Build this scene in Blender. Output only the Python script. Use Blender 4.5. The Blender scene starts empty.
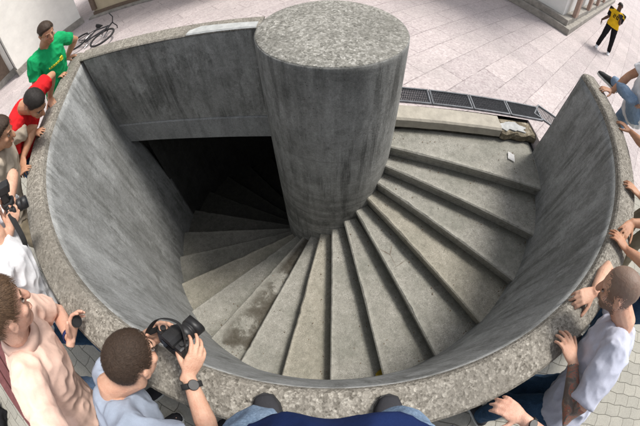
import bpy, bmesh, math, random
from mathutils import Vector as V, Matrix, noise as mnoise
R_ = math.radians
random.seed(7)
scene = bpy.context.scene
COL = scene.collection
ZR = 1.08                      # height of the parapet's top above the plaza
# ------------------------------------------------------------------ camera
CAM = V((-0.161, -2.394, 2.293)); F_PX = 335.86
PITCH, ROLL = 1.0291403627, -0.0485863190
cp, sp = math.cos(PITCH), math.sin(PITCH)
FWD = V((0, cp, -sp)); UP0 = V((0, sp, cp)); RT0 = V((1, 0, 0))
RT = math.cos(ROLL) * RT0 + math.sin(ROLL) * UP0
UP = -math.sin(ROLL) * RT0 + math.cos(ROLL) * UP0

def ray(px, py):
    x, y = px - 320, 213 - py
    r = math.hypot(x, y) + 1e-9
    t = 2 * math.asin(min(1, r / (2 * F_PX)))
    return (RT * (x / r) + UP * (y / r)) * math.sin(t) + FWD * math.cos(t)

def at_d(px, py, d): return CAM + ray(px, py) * d
def at_z(px, py, z):
    d = ray(px, py)
    return CAM + d * ((z - CAM.z) / d.z)

cam_data = bpy.data.cameras.new('camera')
cam = bpy.data.objects.new('camera', cam_data); COL.objects.link(cam)
cam.matrix_world = Matrix(((RT.x, UP.x, -FWD.x, CAM.x), (RT.y, UP.y, -FWD.y, CAM.y), (RT.z, UP.z, -FWD.z, CAM.z), (0, 0, 0, 1)))
cam_data.type = 'PANO'
cam_data.sensor_width = 36
cam_data.sensor_fit = 'HORIZONTAL'
cam_data.clip_start = 0.01; cam_data.clip_end = 400
cc = cam_data.cycles if hasattr(cam_data, 'cycles') and hasattr(cam_data.cycles, 'panorama_type') else cam_data
cc.panorama_type = 'FISHEYE_EQUISOLID'
cc.fisheye_lens = F_PX / 640 * 36
cc.fisheye_fov = math.pi
scene.camera = cam

# ------------------------------------------------------------------ material helpers
class NT:
    def __init__(s, name):
        s.m = bpy.data.materials.new(name); s.m.use_nodes = True
        s.t = s.m.node_tree; s.N = s.t.nodes; s.L = s.t.links
        s.b = s.N['Principled BSDF']
        s.tc = s.N.new('ShaderNodeTexCoord'); s.obj = s.tc.outputs['Object']; s.uv = s.tc.outputs['UV']
    def put(s, sock, v):
        if isinstance(v, bpy.types.NodeSocket): s.L.new(v, sock)
        elif isinstance(v, (tuple, list)) and len(v) == 3 and sock.type == 'RGBA': sock.default_value = (*v, 1)
        else: sock.default_value = v
    def map(s, scale=(1, 1, 1), rot=(0, 0, 0), loc=(0, 0, 0), vec=None):
        n = s.N.new('ShaderNodeMapping'); s.L.new(vec or s.obj, n.inputs['Vector'])
        n.inputs['Scale'].default_value = scale; n.inputs['Rotation'].default_value = rot; n.inputs['Location'].default_value = loc
        return n.outputs[0]
    def noise(s, scale=5, detail=4, rough=.55, vec=None, dist=0):
        n = s.N.new('ShaderNodeTexNoise'); s.L.new(vec or s.obj, n.inputs['Vector'])
        n.inputs['Scale'].default_value = scale; n.inputs['Detail'].default_value = detail
        n.inputs['Roughness'].default_value = rough; n.inputs['Distortion'].default_value = dist
        return n.outputs['Fac']
    def vor(s, scale=50, feature='F1', vec=None, rnd=1.0):
        n = s.N.new('ShaderNodeTexVoronoi'); s.L.new(vec or s.obj, n.inputs['Vector'])
        n.feature = feature; n.inputs['Scale'].default_value = scale; n.inputs['Randomness'].default_value = rnd
        return n
    def ramp(s, f, stops, interp='LINEAR'):
        n = s.N.new('ShaderNodeValToRGB'); s.L.new(f, n.inputs[0]); e = n.color_ramp.elements
        n.color_ramp.interpolation = interp
        while len(e) < len(stops): e.new(.5)
        for el, (p, c) in zip(e, stops):
            el.position = p; el.color = (*c, 1) if isinstance(c, (tuple, list)) else (c, c, c, 1)
        return n.outputs[0]
    def mix(s, f, a, b, mode='MIX'):
        n = s.N.new('ShaderNodeMix'); n.data_type = 'RGBA'; n.blend_type = mode
        s.put(n.inputs[0], f); s.put(n.inputs[6], a); s.put(n.inputs[7], b)
        return n.outputs[2]
    def math(s, op, a, b=0.0, clamp=False):
        n = s.N.new('ShaderNodeMath'); n.operation = op; n.use_clamp = clamp
        s.put(n.inputs[0], a); s.put(n.inputs[1], b)
        return n.outputs[0]
    def sep(s, vec=None):
        n = s.N.new('ShaderNodeSeparateXYZ'); s.L.new(vec or s.obj, n.inputs[0]); return n.outputs
    def bump(s, h, dist=.005, strength=.6, prev=None):
        n = s.N.new('ShaderNodeBump'); s.L.new(h, n.inputs['Height'])
        n.inputs['Distance'].default_value = dist; n.inputs['Strength'].default_value = strength
        if prev: s.L.new(prev, n.inputs['Normal'])
        s.L.new(n.outputs[0], s.b.inputs['Normal']); return n.outputs[0]
    def done(s, col=None, rough=.8, metal=0, spec=.5, **kw):
        if col is not None: s.put(s.b.inputs['Base Color'], col)
        s.put(s.b.inputs['Roughness'], rough); s.put(s.b.inputs['Metallic'], metal)
        s.put(s.b.inputs['Specular IOR Level'], spec)
        for k, v in kw.items(): s.put(s.b.inputs[k.replace('_', ' ')], v)
        return s.m

def aggregate(name, dark, mid, light, scale=75, lichen=.3):
    n = NT(name)
    v = n.vor(scale); v2 = n.vor(scale * .55)
    bw = n.sep(v.outputs['Color'])[0]; bw2 = n.sep(v2.outputs['Color'])[1]
    c = n.ramp(bw, [(0, dark), (.3, mid), (.72, mid), (.93, light), (1, tuple(min(1, x * 1.3) for x in light))])
    c2 = n.ramp(bw2, [(0, dark), (.6, mid), (1, light)])
    c = n.mix(.45, c, c2)
    c = n.mix(.3, c, n.ramp(n.noise(scale * 2.2, 3, .7), [(.3, 0), (.7, 1)]), 'SOFT_LIGHT')
    big = n.noise(2.2, 6, .65)
    c = n.mix(n.ramp(big, [(.35, .0), (.7, .55)]), c, tuple(x * .62 for x in mid))
    fine = n.noise(9, 5, .7)
    c = n.mix(n.ramp(fine, [(.55, 0), (.75, lichen)]), c, tuple(x * 1.05 for x in light))
    h = n.math('ADD', v.outputs['Distance'], n.noise(40, 4))
    c = n.mix(n.ramp(n.noise(1.3, 7, .7), [(.45, 0), (.62, .5)]), c, tuple(x * .5 for x in mid))
    n.bump(h, .004, .55)
    return n.done(c, .92, spec=.2)

M = {}
M['rim'] = aggregate('rim aggregate', (.07, .062, .05), (.25, .232, .20), (.44, .415, .365), 115, .25)
M['ctop'] = aggregate('column top aggregate', (.07, .068, .06), (.235, .23, .205), (.46, .45, .42), 75, .4)

def concrete(name, base, dark, light, streak=1.0, pale=.5, damp_or_shade=None, rings=False, joints=()):
    n = NT(name); base = V(base)
    x, y, z = n.sep()
    big = n.noise(.9, 6, .62)
    med = n.noise(3.4, 8, .70)
    c = n.mix(n.ramp(big, [(.3, 0), (.7, 1)]), tuple(base), light)
    c = n.mix(n.ramp(med, [(.45, 0), (.72, .75)]), c, tuple(base * .70))
    # broad soft run-off stains and a few thin drips
    st = n.noise(2.6, 7, .68, n.map((1, 1, .55), loc=(5, 2, 1)))
    c = n.mix(n.math('MULTIPLY', n.ramp(st, [(.47, 0), (.66, 1)]), .62 * streak), c, dark)
    dr = n.noise(13, 7, .74, n.map((1, 1, .07), loc=(3, 1, 0)))
    dmask = n.ramp(n.noise(1.7, 3, .6, n.map(loc=(1, 7, 2))), [(.36, .1), (.58, 1)])
    c = n.mix(n.math('MULTIPLY', n.math('MULTIPLY', n.ramp(dr, [(.47, 0), (.60, 1)]), dmask), .72 * streak), c, tuple(V(dark) * .8))
    # pale lime bloom, scraped patches
    pl = n.noise(2.1, 9, .74, n.map((1.2, 1.2, .62), rot=(.15, .1, 0), loc=(9, 2, 0)))
    c = n.mix(n.math('MULTIPLY', n.ramp(pl, [(.53, 0), (.60, .7), (.72, 1)]), pale), c, tuple(min(1, q * 1.25) for q in light))
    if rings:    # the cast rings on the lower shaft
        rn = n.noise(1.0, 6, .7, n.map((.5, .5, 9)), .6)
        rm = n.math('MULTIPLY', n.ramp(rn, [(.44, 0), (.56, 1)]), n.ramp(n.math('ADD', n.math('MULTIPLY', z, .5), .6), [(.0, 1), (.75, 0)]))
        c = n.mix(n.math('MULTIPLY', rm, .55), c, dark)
    if damp_or_shade is not None:
        dm = n.math('ADD', n.math('MULTIPLY', n.math('SUBTRACT', z, damp_or_shade), 1.3), n.math('MULTIPLY', n.math('SUBTRACT', n.noise(4, 7, .72, n.map((1.2, 1.2, .2))), .5), 2.6), True)
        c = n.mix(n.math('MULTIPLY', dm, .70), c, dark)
    for zj in joints:
        zz = n.math('ADD', z, n.math('MULTIPLY', n.math('SUBTRACT', n.noise(2.5, 4, .6), .5), .03))
        jl = n.math('LESS_THAN', n.math('ABSOLUTE', n.math('SUBTRACT', zz, zj)), .006)
        c = n.mix(n.math('MULTIPLY', jl, .22), c, dark)
    pit = n.vor(26); pm = n.ramp(pit.outputs['Distance'], [(.06, 1), (.12, 0)])
    pm = n.math('MULTIPLY', pm, n.ramp(n.noise(2.4, 3), [(.42, .1), (.55, .9)]))
    c = n.mix(pm, c, tuple(V(dark) * .6))
    fine = n.noise(95, 4, .75); fi2 = n.noise(28, 5, .75)
    c = n.mix(.40, c, n.ramp(fine, [(.25, 0), (.75, 1)]), 'SOFT_LIGHT')
    c = n.mix(.35, c, n.ramp(fi2, [(.25, .05), (.75, .95)]), 'SOFT_LIGHT')
    h = n.math('ADD', n.math('MULTIPLY', med, 1.2), n.math('ADD', n.math('MULTIPLY', fine, .22), n.math('MULTIPLY', fi2, .35)))
    h = n.math('SUBTRACT', h, n.math('MULTIPLY', pm, .8))
    n.bump(h, .010, .6)
    return n.done(c, .9, spec=.25)

M['wall'] = concrete('wall concrete', (.245, .252, .248), (.115, .118, .11), (.335, .345, .345), .85, .6, joints=(.42, -.35))
M['col'] = concrete('column concrete', (.275, .275, .26), (.070, .071, .066), (.36, .365, .355), 1.0, .5, damp_or_shade=.62, rings=True, joints=(.12,))
M['beam'] = concrete('beam concrete', (.235, .237, .228), (.068, .07, .064), (.34, .345, .335), 1.1, .65, damp_or_shade=.75)
M['slabedge'] = concrete('slab edge concrete', (.24, .245, .245), (.10, .10, .10), (.31, .32, .32), .5, .4)
M['shaft'] = concrete('shaded shaft concrete', (.042, .042, .04), (.02, .02, .018), (.06, .06, .057), .6, .2)  # near-black base: the gloom under the plaza is put into this colour

def tread_mat(name, stain=False, warm=0.0, damp_or_shade=1.0):
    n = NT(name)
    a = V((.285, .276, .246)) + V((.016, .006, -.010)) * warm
    a = a * damp_or_shade  # scales the tread colour down to paint in the shade
    v = n.vor(150); g = n.sep(v.outputs['Color'])[0]
    c = n.ramp(g, [(0, tuple(a * .66)), (.3, tuple(a * .95)), (.8, tuple(a * 1.05)), (1, tuple(a * 1.42))])
    big = n.noise(1.9, 7, .66)
    c = n.mix(n.ramp(big, [(.38, 0), (.68, .7)]), c, tuple(V((a.x * .60, a.y * .63, a.z * .60))))
    wear = n.noise(4.5, 8, .75)
    c = n.mix(n.ramp(wear, [(.5, 0), (.72, .6)]), c, tuple(a * 1.30))
    mid_ = n.noise(17, 5, .75)
    c = n.mix(.35, c, n.ramp(mid_, [(.25, 0), (.75, 1)]), 'SOFT_LIGHT')
    ck = n.vor(1.7, 'DISTANCE_TO_EDGE', n.map(loc=(.4, .3, 0)))
    cw = n.math('ADD', ck.outputs['Distance'], n.math('MULTIPLY', n.math('SUBTRACT', n.noise(14, 4, .7), .5), .03))
    cm = n.math('MULTIPLY', n.ramp(cw, [(.002, 1), (.009, 0)]), n.ramp(n.noise(1.3, 2, .5, n.map(loc=(2, 5, 0))), [(.63, 0), (.68, .7)]))
    c = n.mix(cm, c, (.085, .05, .03))
    # moss and dirt caught along the riser (v = 1) and against the wall (u = 1)
    u, w, _ = n.sep(n.uv)
    dirt = n.math('ADD', n.ramp(w, [(.55, 0), (1, .75)]), n.math('MULTIPLY', n.math('SUBTRACT', n.noise(9, 5, .7), .5), 1.3), True)
    c = n.mix(n.math('MULTIPLY', dirt, .8), c, (.072, .072, .05))
    edge = n.math('MULTIPLY', n.ramp(w, [(0, 1), (.13, 0)]), n.ramp(n.noise(22, 4, .7), [(.35, 0), (.6, .6)]))
    c = n.mix(edge, c, tuple(a * 1.45))
    rough = .9
    if stain:
        s1 = n.noise(2.6, 6, .62, n.map(loc=(4.3, 1.1, 0)))
        sm = n.math('MULTIPLY', n.ramp(s1, [(.44, 0), (.50, .75), (.6, 1)]), n.ramp(w, [(.05, .2), (.3, 1)]))
        c = n.mix(n.math('MULTIPLY', sm, .88), c, (.045, .036, .024))
        rs = n.vor(30); rmk = n.math('MULTIPLY', n.ramp(rs.outputs['Distance'], [(.1, 1), (.2, 0)]), n.ramp(n.noise(3.5, 2), [(.56, 0), (.62, 1)]))
        c = n.mix(n.math('MULTIPLY', rmk, .6), c, (.32, .09, .07))
    h = n.math('ADD', n.math('MULTIPLY', v.outputs['Distance'], .35), n.math('ADD', n.math('MULTIPLY', wear, 1.4), n.math('MULTIPLY', mid_, .4)))
    n.bump(h, .006, .75)
    return n.done(c, rough, spec=.25)
M['tread'] = tread_mat('tread concrete'); M['tread2'] = tread_mat('tread concrete warm', warm=1.0); M['tread_shade'] = tread_mat('tread concrete shaded', damp_or_shade=.34); M['tread_shade_deep'] = tread_mat('tread concrete deep shaded', damp_or_shade=.17); M['tread_shade_half'] = tread_mat('tread concrete half shaded', damp_or_shade=.66); M['treads'] = tread_mat('tread concrete stained', True)  # darker copies for the lowest treads, shade under the plaza painted into them

def plaza_mat():
    n = NT('plaza slabs')
    vec = n.map((1, 1, 1), rot=(0, 0, R_(-37)))
    wob = n.N.new('ShaderNodeVectorMath'); wob.operation = 'MULTIPLY_ADD'
    nz = n.N.new('ShaderNodeTexNoise'); nz.inputs['Scale'].default_value = 3; n.L.new(n.obj, nz.inputs[0])
    n.L.new(nz.outputs['Color'], wob.inputs[0]); wob.inputs[1].default_value = (.02, .02, 0); n.L.new(vec, wob.inputs[2])
    b = n.N.new('ShaderNodeTexBrick'); n.L.new(wob.outputs[0], b.inputs['Vector'])
    b.offset = .37; b.offset_frequency = 2
    b.inputs['Scale'].default_value = 1; b.inputs['Brick Width'].default_value = .92; b.inputs['Row Height'].default_value = .37
    b.inputs['Mortar Size'].default_value = .007; b.inputs['Mortar Smooth'].default_value = .3; b.inputs['Bias'].default_value = 0
    b.inputs['Color1'].default_value = (.54, .48, .47, 1); b.inputs['Color2'].default_value = (.39, .345, .345, 1); b.inputs['Mortar'].default_value = (.13, .11, .105, 1)
    c = b.outputs['Color']
    # the joints are nearly closed in places
    gap = n.ramp(n.noise(2.3, 3, .6), [(.38, .35), (.55, 1)])
    c = n.mix(n.math('MULTIPLY', b.outputs['Fac'], n.math('SUBTRACT', 1.0, gap)), c, (.47, .41, .41))
    sp_ = n.vor(42); g = n.sep(sp_.outputs['Color'])[0]
    c = n.mix(.42, c, n.ramp(g, [(0, (.25, .20, .21)), (.3, (.44, .38, .39)), (.7, (.53, .47, .47)), (1, (.70, .64, .64))]))
    g2 = n.noise(26, 4, .8)
    c = n.mix(n.ramp(g2, [(.5, 0), (.7, .5)]), c, (.40, .33, .335))
    c = n.mix(n.ramp(n.noise(.8, 6, .68), [(.4, 0), (.72, .55)]), c, (.31, .285, .28))
    gs = n.vor(2.3); c = n.mix(n.math('MULTIPLY', n.ramp(gs.outputs['Distance'], [(.03, .6), (.045, 0)]), 1.0), c, (.12, .11, .11))
    n.bump(n.math('SUBTRACT', n.math('MULTIPLY', n.noise(55, 4, .7), .5), b.outputs['Fac']), .006, .5)
    return n.done(c, .85, spec=.3)
M['plaza'] = plaza_mat()

def paver_mat():
    n = NT('interlocking pavers')
    vec = n.map((1, 1, 1), rot=(0, 0, R_(28)))
    x, y, z = n.sep(vec)
    def tri(t, f):      # zigzag
        return n.math('SUBTRACT', n.math('ABSOLUTE', n.math('SUBTRACT', n.math('FRACT', n.math('MULTIPLY', t, f)), .5)), .25)
    x2 = n.math('ADD', x, n.math('MULTIPLY', tri(y, 9.0), .022))
    y2 = n.math('ADD', y, n.math('MULTIPLY', tri(x, 4.5), .022))
    cb = n.N.new('ShaderNodeCombineXYZ'); n.L.new(x2, cb.inputs[0]); n.L.new(y2, cb.inputs[1])
    b = n.N.new('ShaderNodeTexBrick'); n.L.new(cb.outputs[0], b.inputs['Vector'])
    b.inputs['Scale'].default_value = 1; b.inputs['Brick Width'].default_value = .222; b.inputs['Row Height'].default_value = .111
    b.inputs['Mortar Size'].default_value = .0035; b.inputs['Mortar Smooth'].default_value = .5
    b.inputs['Color1'].default_value = (.40, .385, .335, 1); b.inputs['Color2'].default_value = (.33, .32, .28, 1); b.inputs['Mortar'].default_value = (.12, .115, .09, 1)
    c = n.mix(n.ramp(n.noise(60, 4, .75), [(.4, 0), (.7, .5)]), b.outputs['Color'], (.20, .19, .17))
    c = n.mix(n.ramp(n.noise(1.6, 4, .6), [(.4, 0), (.7, .4)]), c, (.20, .195, .175))
    n.bump(n.math('SUBTRACT', n.math('MULTIPLY', n.noise(90, 3), .2), b.outputs['Fac']), .008, .8)
    return n.done(c, .88, spec=.3)
M['paver'] = paver_mat()

def plain(name, col, rough=.7, metal=0, var=.25, scale=18, spec=.4, bump=0.0, bscale=60, **kw):
    n = NT(name); col = V(col)
    f = n.noise(scale, 5, .65)
    c = n.ramp(f, [(.3, tuple(col * (1 - var))), (.7, tuple(min(1, x) for x in col * (1 + var)))])
    if bump: n.bump(n.noise(bscale, 4, .65), bump, .6)
    return n.done(c, rough, metal, spec, **kw)

def fabric(name, col, var=.17, weave=900, rough=.95):
    n = NT(name); col = V(col)
    f = n.noise(9, 6, .65)
    c = n.ramp(f, [(.3, tuple(col * (1 - var))), (.7, tuple(min(1, x) for x in col * (1 + var)))])
    c = n.mix(.25, c, n.ramp(n.noise(420, 2), [(.3, tuple(col * .7)), (.7, tuple(min(1, x * 1.15) for x in col))]))
    n.bump(n.math('ADD', n.math('MULTIPLY', n.noise(14, 3, .5, n.map((1, 1, .6))), 1.0), n.math('MULTIPLY', n.noise(420, 2), .05)), .012, .5)
    return n.done(c, rough, spec=.12)

def denim(name, col, fade):
    n = NT(name)
    f = n.noise(7, 6, .65)
    c = n.mix(n.ramp(f, [(.35, 0), (.7, .9)]), col, fade)
    w = n.noise(260, 2, .5, n.map((1, 1, .35)))
    c = n.mix(.35, c, n.ramp(w, [(.3, tuple(x * .55 for x in col)), (.7, tuple(min(1, x * 1.3) for x in fade))]))
    n.bump(n.math('ADD', n.noise(13, 3), n.math('MULTIPLY', w, .08)), .012, .55)
    return n.done(c, .92, spec=.2)

def skin(name, col, tattoo=False):
    n = NT(name); col = V(col)
    c = n.ramp(n.noise(11, 6, .65), [(.3, tuple(V((col.x * .84, col.y * .72, col.z * .68)))), (.55, tuple(col)), (.75, tuple(col * 1.10))])
    c = n.mix(n.ramp(n.noise(70, 4, .7), [(.5, 0), (.72, .45)]), c, tuple(V((col.x * .80, col.y * .62, col.z * .56))))
    if tattoo:
        v = n.vor(26); w = n.noise(16, 5, .7, dist=1.5)
        g = n.ramp(w, [(.42, (.05, .06, .065)), (.5, (.10, .13, .12)), (.56, (.34, .09, .06)), (.62, (.07, .10, .08)), (.7, tuple(col * .8))])
        c = n.mix(.82, c, g)
    n.bump(n.math('ADD', n.noise(240, 3, .6), n.noise(60, 4, .6)), .003, .5)
    return n.done(c, .5, spec=.4, Subsurface_Weight=.08, Subsurface_Scale=.01)

M['skin'] = skin('skin fair', (.60, .36, .255)); M['skin_tan'] = skin('skin tan', (.47, .255, .155)); M['skin_dark'] = skin('skin dark', (.09, .047, .03))
M['skin_pink'] = skin('skin pink', (.66, .40, .30)); M['tattoo'] = skin('tattooed skin', (.48, .30, .21), True)
M['scalp'] = skin('shaved scalp', (.21, .145, .11))
def hairmat(name, col):
    n = NT(name); col = V(col)
    c = n.ramp(n.noise(130, 4, .7), [(.3, tuple(col * .72)), (.7, tuple(col * 1.3))])
    n.bump(n.noise(180, 4, .7), .004, .8)
    return n.done(c, .55, spec=.35)
M['hair_black'] = hairmat('hair black', (.020, .016, .014)); M['hair_brown'] = hairmat('hair brown', (.046, .028, .018)); M['hair_mid'] = hairmat('hair chestnut', (.10, .058, .032))
M['sclera'] = plain('eye white', (.30, .25, .22), .5, var=.1)
M['eye'] = plain('eye', (.03, .022, .018), .35, var=.3)
M['lips'] = plain('lips', (.38, .15, .12), .5, var=.1)
M['black_plastic'] = plain('black plastic', (.018, .018, .019), .42, var=.3, bump=.0006, bscale=500)
M['rubber'] = plain('rubber', (.022, .022, .023), .75, var=.3)
M['glass'] = plain('lens glass', (.012, .014, .022), .06, var=.1, spec=.8)
M['silver'] = plain('silver metal', (.55, .55, .56), .3, 1.0, var=.1)
M['steel'] = plain('galvanised steel', (.16, .17, .185), .5, .75, var=.35, scale=7)
M['white_rubber'] = plain('white rubber', (.6, .6, .58), .7)

# ------------------------------------------------------------------ mesh helpers
def tagit(o, label=None, cat=None, group=None, kind=None):
    if label: o['label'] = label
    if cat: o['category'] = cat
    if group: o['group'] = group
    if kind: o['kind'] = kind
    return o

def empty(name, loc, rz=0.0):
    o = bpy.data.objects.new(name, None); COL.objects.link(o); o.location = loc; o.rotation_euler = (0, 0, rz)
    o.empty_display_size = .1
    return o

def build(name, bm, mat, parent=None, smooth=False, base=None, bevel=0.0):
    if bevel: bmesh.ops.bevel(bm, geom=[e for e in bm.edges if len(e.link_faces) == 2 and e.calc_face_angle(0) > .6], offset=bevel, segments=2, profile=.6, affect='EDGES', clamp_overlap=True)
    if base is not None: bmesh.ops.translate(bm, verts=bm.verts[:], vec=-V(base))
    bmesh.ops.recalc_face_normals(bm, faces=bm.faces[:])
    me = bpy.data.meshes.new(name); bm.to_mesh(me); bm.free()
    for m in (mat if isinstance(mat, (list, tuple)) else [mat]): me.materials.append(m)
    if smooth: me.polygons.foreach_set('use_smooth', [True] * len(me.polygons))
    o = bpy.data.objects.new(name, me); COL.objects.link(o)
    if parent is not None: o.parent = parent
    elif base is not None: o.location = base
    return o

def box(bm, c, s, M3=None):
    """box with centre c, full size s, optional 3x3 orientation"""
    r = bmesh.ops.create_cube(bm, size=1)
    mt = Matrix.Translation(V(c)) @ (M3.to_4x4() if M3 else Matrix.Identity(4)) @ Matrix.Diagonal((*s, 1))
    bmesh.ops.transform(bm, matrix=mt, verts=r['verts'])
    return r['verts']

def frame_of(d, ref=None):
    d = V(d).normalized()
    ref = V(ref) if ref is not None else (V((0, 0, 1)) if abs(d.z) < .9 else V((1, 0, 0)))
    a = ref - d * ref.dot(d)
    if a.length < 1e-5: a = d.orthogonal()
    a.normalize(); b = d.cross(a)
    return d, a, b

def loft(bm, rings):
    """rings: list of lists of points, closed; capped at both ends"""
    vs = [[bm.verts.new(p) for p in r] for r in rings]
    n = len(vs[0])
    for i in range(len(vs) - 1):
        for j in range(n):
            bm.faces.new((vs[i][j], vs[i][(j + 1) % n], vs[i + 1][(j + 1) % n], vs[i + 1][j]))
    bm.faces.new(vs[0][::-1]); bm.faces.new(vs[-1])

def ring(c, a, b, ra, rb, n=14):
    return [c + a * (ra * math.cos(2 * math.pi * k / n)) + b * (rb * math.sin(2 * math.pi * k / n)) for k in range(n)]

def tube(bm, pts, rad, n=12, ref=None, round_ends=True):
    pts = [V(p) for p in pts]; rad = [r if isinstance(r, tuple) else (r, r) for r in (rad if isinstance(rad, (list, tuple)) and not isinstance(rad, tuple) else [rad] * len(pts))]
    rings = []
    A = None
    for i, p in enumerate(pts):
        t = (pts[min(i + 1, len(pts) - 1)] - pts[max(i - 1, 0)])
        d, a, b = frame_of(t, A if A is not None else ref); A = a
        if round_ends and i == 0:
            for f, s in ((.95, .35), (.6, .8)): rings.append(ring(p - d * rad[0][1] * f, a, b, rad[0][0] * s, rad[0][1] * s, n))
        rings.append(ring(p, a, b, rad[i][0], rad[i][1], n))
        if round_ends and i == len(pts) - 1:
            for f, s in ((.6, .8), (.95, .35)): rings.append(ring(p + d * rad[i][1] * f, a, b, rad[i][0] * s, rad[i][1] * s, n))
    loft(bm, rings)

def ell(bm, c, rx, ry, rz, X=V((1, 0, 0)), Y=V((0, 1, 0)), Z=V((0, 0, 1)), seg=20):
    r = bmesh.ops.create_uvsphere(bm, u_segments=seg, v_segments=seg // 2 + 2, radius=1)
    c = V(c)
    mt = Matrix(((X.x * rx, Y.x * ry, Z.x * rz, c.x), (X.y * rx, Y.y * ry, Z.y * rz, c.y), (X.z * rx, Y.z * ry, Z.z * rz, c.z), (0, 0, 0, 1)))
    bmesh.ops.transform(bm, matrix=mt, verts=r['verts'])

def fuse(name, bm, mat, parent, base, voxel=.006, smooth=3, wrinkle=0.0, wscale=9.0, stretch=None, decide=None):
    """melt overlapping closed shells into one continuous skin"""
    bmesh.ops.recalc_face_normals(bm, faces=bm.faces[:])
    me = bpy.data.meshes.new('tmp'); bm.to_mesh(me); bm.free()
    t = bpy.data.objects.new('tmp', me); COL.objects.link(t)
    m = t.modifiers.new('r', 'REMESH'); m.mode = 'VOXEL'; m.voxel_size = voxel
    if smooth:
        m = t.modifiers.new('s', 'SMOOTH'); m.factor = .5; m.iterations = smooth
    dg = bpy.context.evaluated_depsgraph_get(); dg.update()
    me2 = bpy.data.meshes.new_from_object(t.evaluated_get(dg)); me2.name = name
    bpy.data.objects.remove(t); bpy.data.meshes.remove(me)
    st = stretch or V((1, 1, .55))
    if wrinkle:
        nm = [v.normal.copy() for v in me2.vertices]
        for v, nn in zip(me2.vertices, nm):
            q = V((v.co.x * st.x, v.co.y * st.y, v.co.z * st.z)) * wscale
            k = mnoise.noise(q + V((mnoise.noise(q * .5) * 1.6, 0, 0)))
            k2 = 1 - abs(mnoise.noise(q * 1.9 + V((7, 3, 1)))) * 2.4
            v.co += nn * wrinkle * (k * .8 + .8 * k2)
    if base is not None:
        off = V(base)
        for v in me2.vertices: v.co -= off
    mats = mat if isinstance(mat, (list, tuple)) else [mat]
    me2.materials.clear()
    for q in mats: me2.materials.append(q)
    me2.polygons.foreach_set('use_smooth', [True] * len(me2.polygons))
    if decide:
        for p in me2.polygons: p.material_index = decide(p.center + V(base))
    o = bpy.data.objects.new(name, me2); COL.objects.link(o)
    if parent is not None: o.parent = parent
    return o

def polar(r, a, z=0.0): return V((r * math.cos(a), r * math.sin(a), z))

# ------------------------------------------------------------------ the stair
RC, RW, RI, RO = .606, 2.31, 2.40, 2.563
T0, DT, Z0, RISE = R_(-19.376), R_(12.372), ZR - 1.228, .1481
A_END, A_LEFT = R_(-6.5), R_(-190.5)      # the parapet's two ends

def flare(a):      # the parapet leaves its circle on a straight line near its far end
    d = max(0.0, R_(-165) - a)
    return 1 / math.cos(min(d, .6))

stair = empty('spiral_staircase', (0, 0, 0))
tagit(stair, 'worn concrete spiral steps winding down around the round column', 'staircase')
NTREAD = 20
for k in range(NTREAD):
    z = Z0 - RISE * k
    a0 = T0 - DT * k                         # nosing
    a1 = a0 + DT if k > 0 else R_(3.0)       # the riser behind
    bm = bmesh.new(); uvl = bm.loops.layers.uv.new('UVMap')
    NR, NA = 26, 8
    rs = [RC - .03 + (RW + .04 - RC) * i / NR for i in range(NR + 1)]
    rnd = random.Random(k * 13 + 1)
    chips = [(rnd.uniform(.7, 2.2), rnd.uniform(.02, .05), rnd.uniform(.003, .011)) for _ in range(4)]
    grid = []
    for r in rs:
        jit = sum(dep * math.exp(-((r - c) / w) ** 2) for c, w, dep in chips) + .003 * mnoise.noise(V((r * 9, k * 3.1, 0)))
        row = []
        prof = []
        # (tangential metres back from the nosing, z): underside, recessed riser, nosing lip, surface, back
        prof += [(.03, z - .36), (.03, z - .055), (.004, z - .05), (.0 + jit * .5, z - .012 - jit), (.012 + jit, z - jit * .3)]
        for t, zz in prof: row.append(polar(r, a0 + t / r, zz))
        for i in range(1, NA + 1):
            f = i / NA
            aa = a0 + (.012 + jit) / r + (a1 + R_(1.5) - a0 - (.012 + jit) / r) * f
            row.append(polar(r, aa, z - .006 * math.sin(f * 3.1) * math.exp(-((r - 1.5) / .5) ** 2) + .0025 * mnoise.noise(V((r * 5, f * 4, k)))))
        row.append(polar(r, a1 + R_(1.5), z - .36))
        grid.append([bm.verts.new(p) for p in row])
    np_ = len(grid[0])
    for i in range(NR):
        for j in range(np_):
            j2 = (j + 1) % np_
            f = bm.faces.new((grid[i][j], grid[i + 1][j], grid[i + 1][j2], grid[i][j2]))
            vv = lambda q: max(0, min(1, (q - 4) / NA)) if q <= np_ - 2 else 1.0
            for lp, (ii, jj) in zip(f.loops, ((i, j), (i + 1, j), (i + 1, j2), (i, j2))): lp[uvl].uv = (ii / NR, vv(jj))
    bm.faces.new(grid[0][::-1]); bm.faces.new(grid[-1])
    build('tread', bm, M['treads'] if k == 9 else M['tread_shade_half'] if k in (12, 13) else M['tread_shade_deep'] if k >= 15 else M['tread_shade'] if k == 14 else (M['tread2'] if k in (3, 7, 11) else M['tread']), stair)
# landing fill under the first step, closing the void
bm = bmesh.new()
pts = [polar(RC - .05, T0 + R_(2)), polar(RW + .05, T0 + R_(2))] + [polar(RW + .05, T0 + R_(2) + (R_(3) - T0 - R_(2)) * i / 6) for i in range(1, 7)] + [polar(RC - .05, R_(3))]
rg = [[V((p.x, p.y, zz)) for p in pts] for zz in (Z0 - 2.6, Z0 - .30)]
loft(bm, rg); build('landing_base', bm, M['shaft'], stair)

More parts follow.
